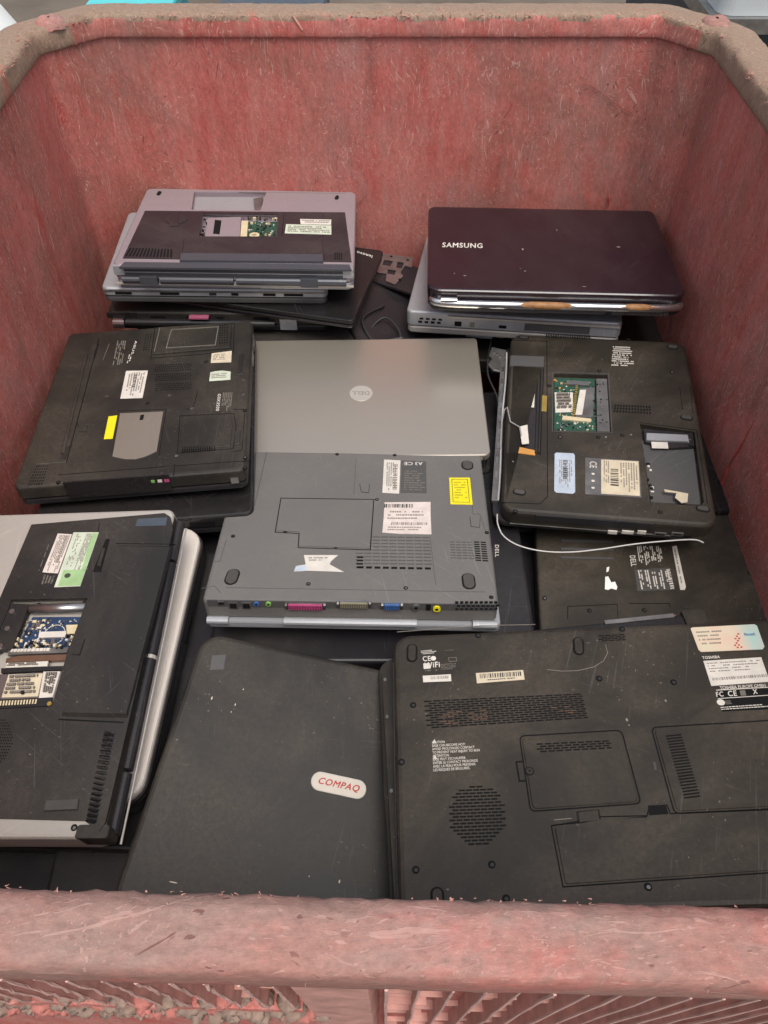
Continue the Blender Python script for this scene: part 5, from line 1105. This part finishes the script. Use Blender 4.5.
q.sticker([(646, 115), (755, 108), (771, 154), (661, 162)], 'paper', z=.0004); q.lines([(652, 119), (752, 113), (758, 134), (660, 139)], 4, 'ink_soft', .0006, seed=82, fh=.35); q.barcode([(662, 147), (764, 140), (766, 145), (664, 152)], 60, 'ink_soft', .0006)
q.text('TOSHIBA EUROPE GMBH', [(676, 163), (762, 158), (763, 164), (678, 169)], 'print_white', .0005)
q.sticker([(668, 172), (775, 166), (782, 205), (682, 210)], 'hole', z=.0003); q.text('FC', [(669, 174), (682, 173), (684, 182), (671, 183)], 'print_white', .0005); q.text('CE', [(691, 172), (707, 171), (709, 181), (693, 182)], 'print_white', .0005); q.plate('print_emblem', [(714, 171), (724, 170), (727, 180), (717, 181)], .0005, 'print_grey', 0, None, 0); q.text('X', [(738, 169), (746, 168), (748, 177), (740, 178)], 'print_white', .0005)
q.seam([(670, 170), (776, 164)], .0007, False, 'print_white', .0005); q.seam([(673, 186), (778, 179)], .0007, False, 'print_white', .0005); q.prism('print_emblem', ellipse(q.p(679, 193), .0038, .0034), 0, .0005, 'print_white'); q.lines([(686, 190), (700, 189), (702, 197), (688, 198)], 3, 'print_grey', .0005, seed=83); q.lines([(678, 202), (778, 195), (780, 203), (681, 209)], 2, 'print_white', .0005, seed=84, fh=.4, dens=1)
q.sticker([(218, 138), (307, 132), (310, 150), (220, 157)], 'paper_cream', z=.0004); q.barcode([(225, 140), (304, 135), (305, 143), (226, 148)], 44, z=.0006); q.lines([(240, 150), (295, 146), (296, 149), (240, 153)], 1, 'ink', .0006, seed=85)
q.sticker([(118, 143), (171, 140), (172, 153), (119, 155)], 'paper', z=.0004); q.barcode([(133, 145), (166, 143), (167, 148), (134, 150)], 26, 'ink_soft', .0006)
q.lines([(114, 96), (146, 93), (148, 101), (116, 104)], 3, 'print_white', seed=86, fh=.4); q.text('CE', [(117, 107), (132, 106), (133, 115), (119, 116)], 'print_white'); q.prism('print_emblem', ellipse(q.p(138, 110), .0028, .0028), 0, .0004, 'print_white')
q.prism('print_emblem', q.q([(119, 120), (131, 119), (133, 129), (120, 130)]), 0, .0004, 'print_white'); q.text('WiFi', [(121, 119), (149, 117), (150, 127), (122, 129)], 'print_white', .0006); q.lines([(152, 121), (182, 119), (184, 131), (153, 133)], 4, 'print_grey', seed=87, fh=.4); q.seam([(166, 109), (181, 108), (182, 115), (168, 116)], .0005, True, 'print_grey'); q.lines([(122, 132), (148, 131), (148, 135), (122, 136)], 1, 'print_grey', seed=88)
q.seam([(160, 95), (176, 94)], .0004, False, 'print_grey')
q.text('CAUTION\nBASE CAN BECOME HOT!\nAVOID PROLONGED CONTACT\nTO PREVENT HEAT INJURY TO SKIN\nATTENTION\nBASE PEUT S\'ECHAUFFER\nEVITER LE CONTACT PROLONGE\nAVEC LA PEAU POUR PREVENIR\nLES RISQUES DE BRULURES.', [(135, 266), (222, 262), (230, 318), (138, 324)], 'print_white')
g = Geo()
for (x, y) in ((140, 266), (141, 295)):
    g.prism(q.q([(x - 4, y + 4), (x + 4, y + 4), (x, y - 4)]), q.T, q.T + .0004)
g.build('warning_triangle', 'print_white', q.root)
arc = [(360 + 38 * math.cos(t), 88 + 46 * math.sin(t)) for t in ()]
q.seam([(352, 131), (380, 134), (410, 133), (440, 126), (458, 115), (466, 100), (462, 84)], .0005, False, 'seam_scratch', .0002, 'scratch'); q.seam([(70, 60), (230, 48), (330, 46)], .0005, False, 'seam_scratch', .0002, 'scratch')
for x, y, a_, b_ in ((502, 226, .0012, .0018), (506, 236, .0008, .0008), (190, 567, .0015, .0012), (430, 465, .0022, .0010), (575, 190, .001, .0014), (422, 478, .0010, .0009), (165, 545, .001, .0005)): q.prism('crumb', ellipse(q.p(x, y), a_, b_, 8, .6), 0, .0006, 'seam_scratch')
g = Geo(); g.tube([(-q.w / 2 - .0110, -q.h / 2 + .02, .0125), (-q.w / 2 - .0113, 0, .0128), (-q.w / 2 - .0110, q.h / 2 - .02, .0125)], .0020, 8); g.build('lid_edge', 'black2', q.root).rotation_euler.z = R(2.3)
g = Geo(); g.tube([(-q.w / 2 - .0005, -q.h / 2 + .015, .018), (-q.w / 2 - .001, 0, .0182), (-q.w / 2 - .0005, q.h / 2 - .02, .018)], .0016, 8); g.build('seam_edge', 'greydark', q.root)
g = Geo()
for t in range(16): g.box(-q.w / 2 - .0006, -q.w / 2 + .001, -.11 + t * .0075, -.107 + t * .0075, .020, .032)
g.build('side_vent', 'hole', q.root)
for yy in (.105, .06, -.02): g = Geo(); g.prism(ellipse((-q.w / 2 - .0065 - yy * .04, yy), .0016, .0022, 10), .0125, .0138); g.build('lid_screw', 'metal_dull', q.root)
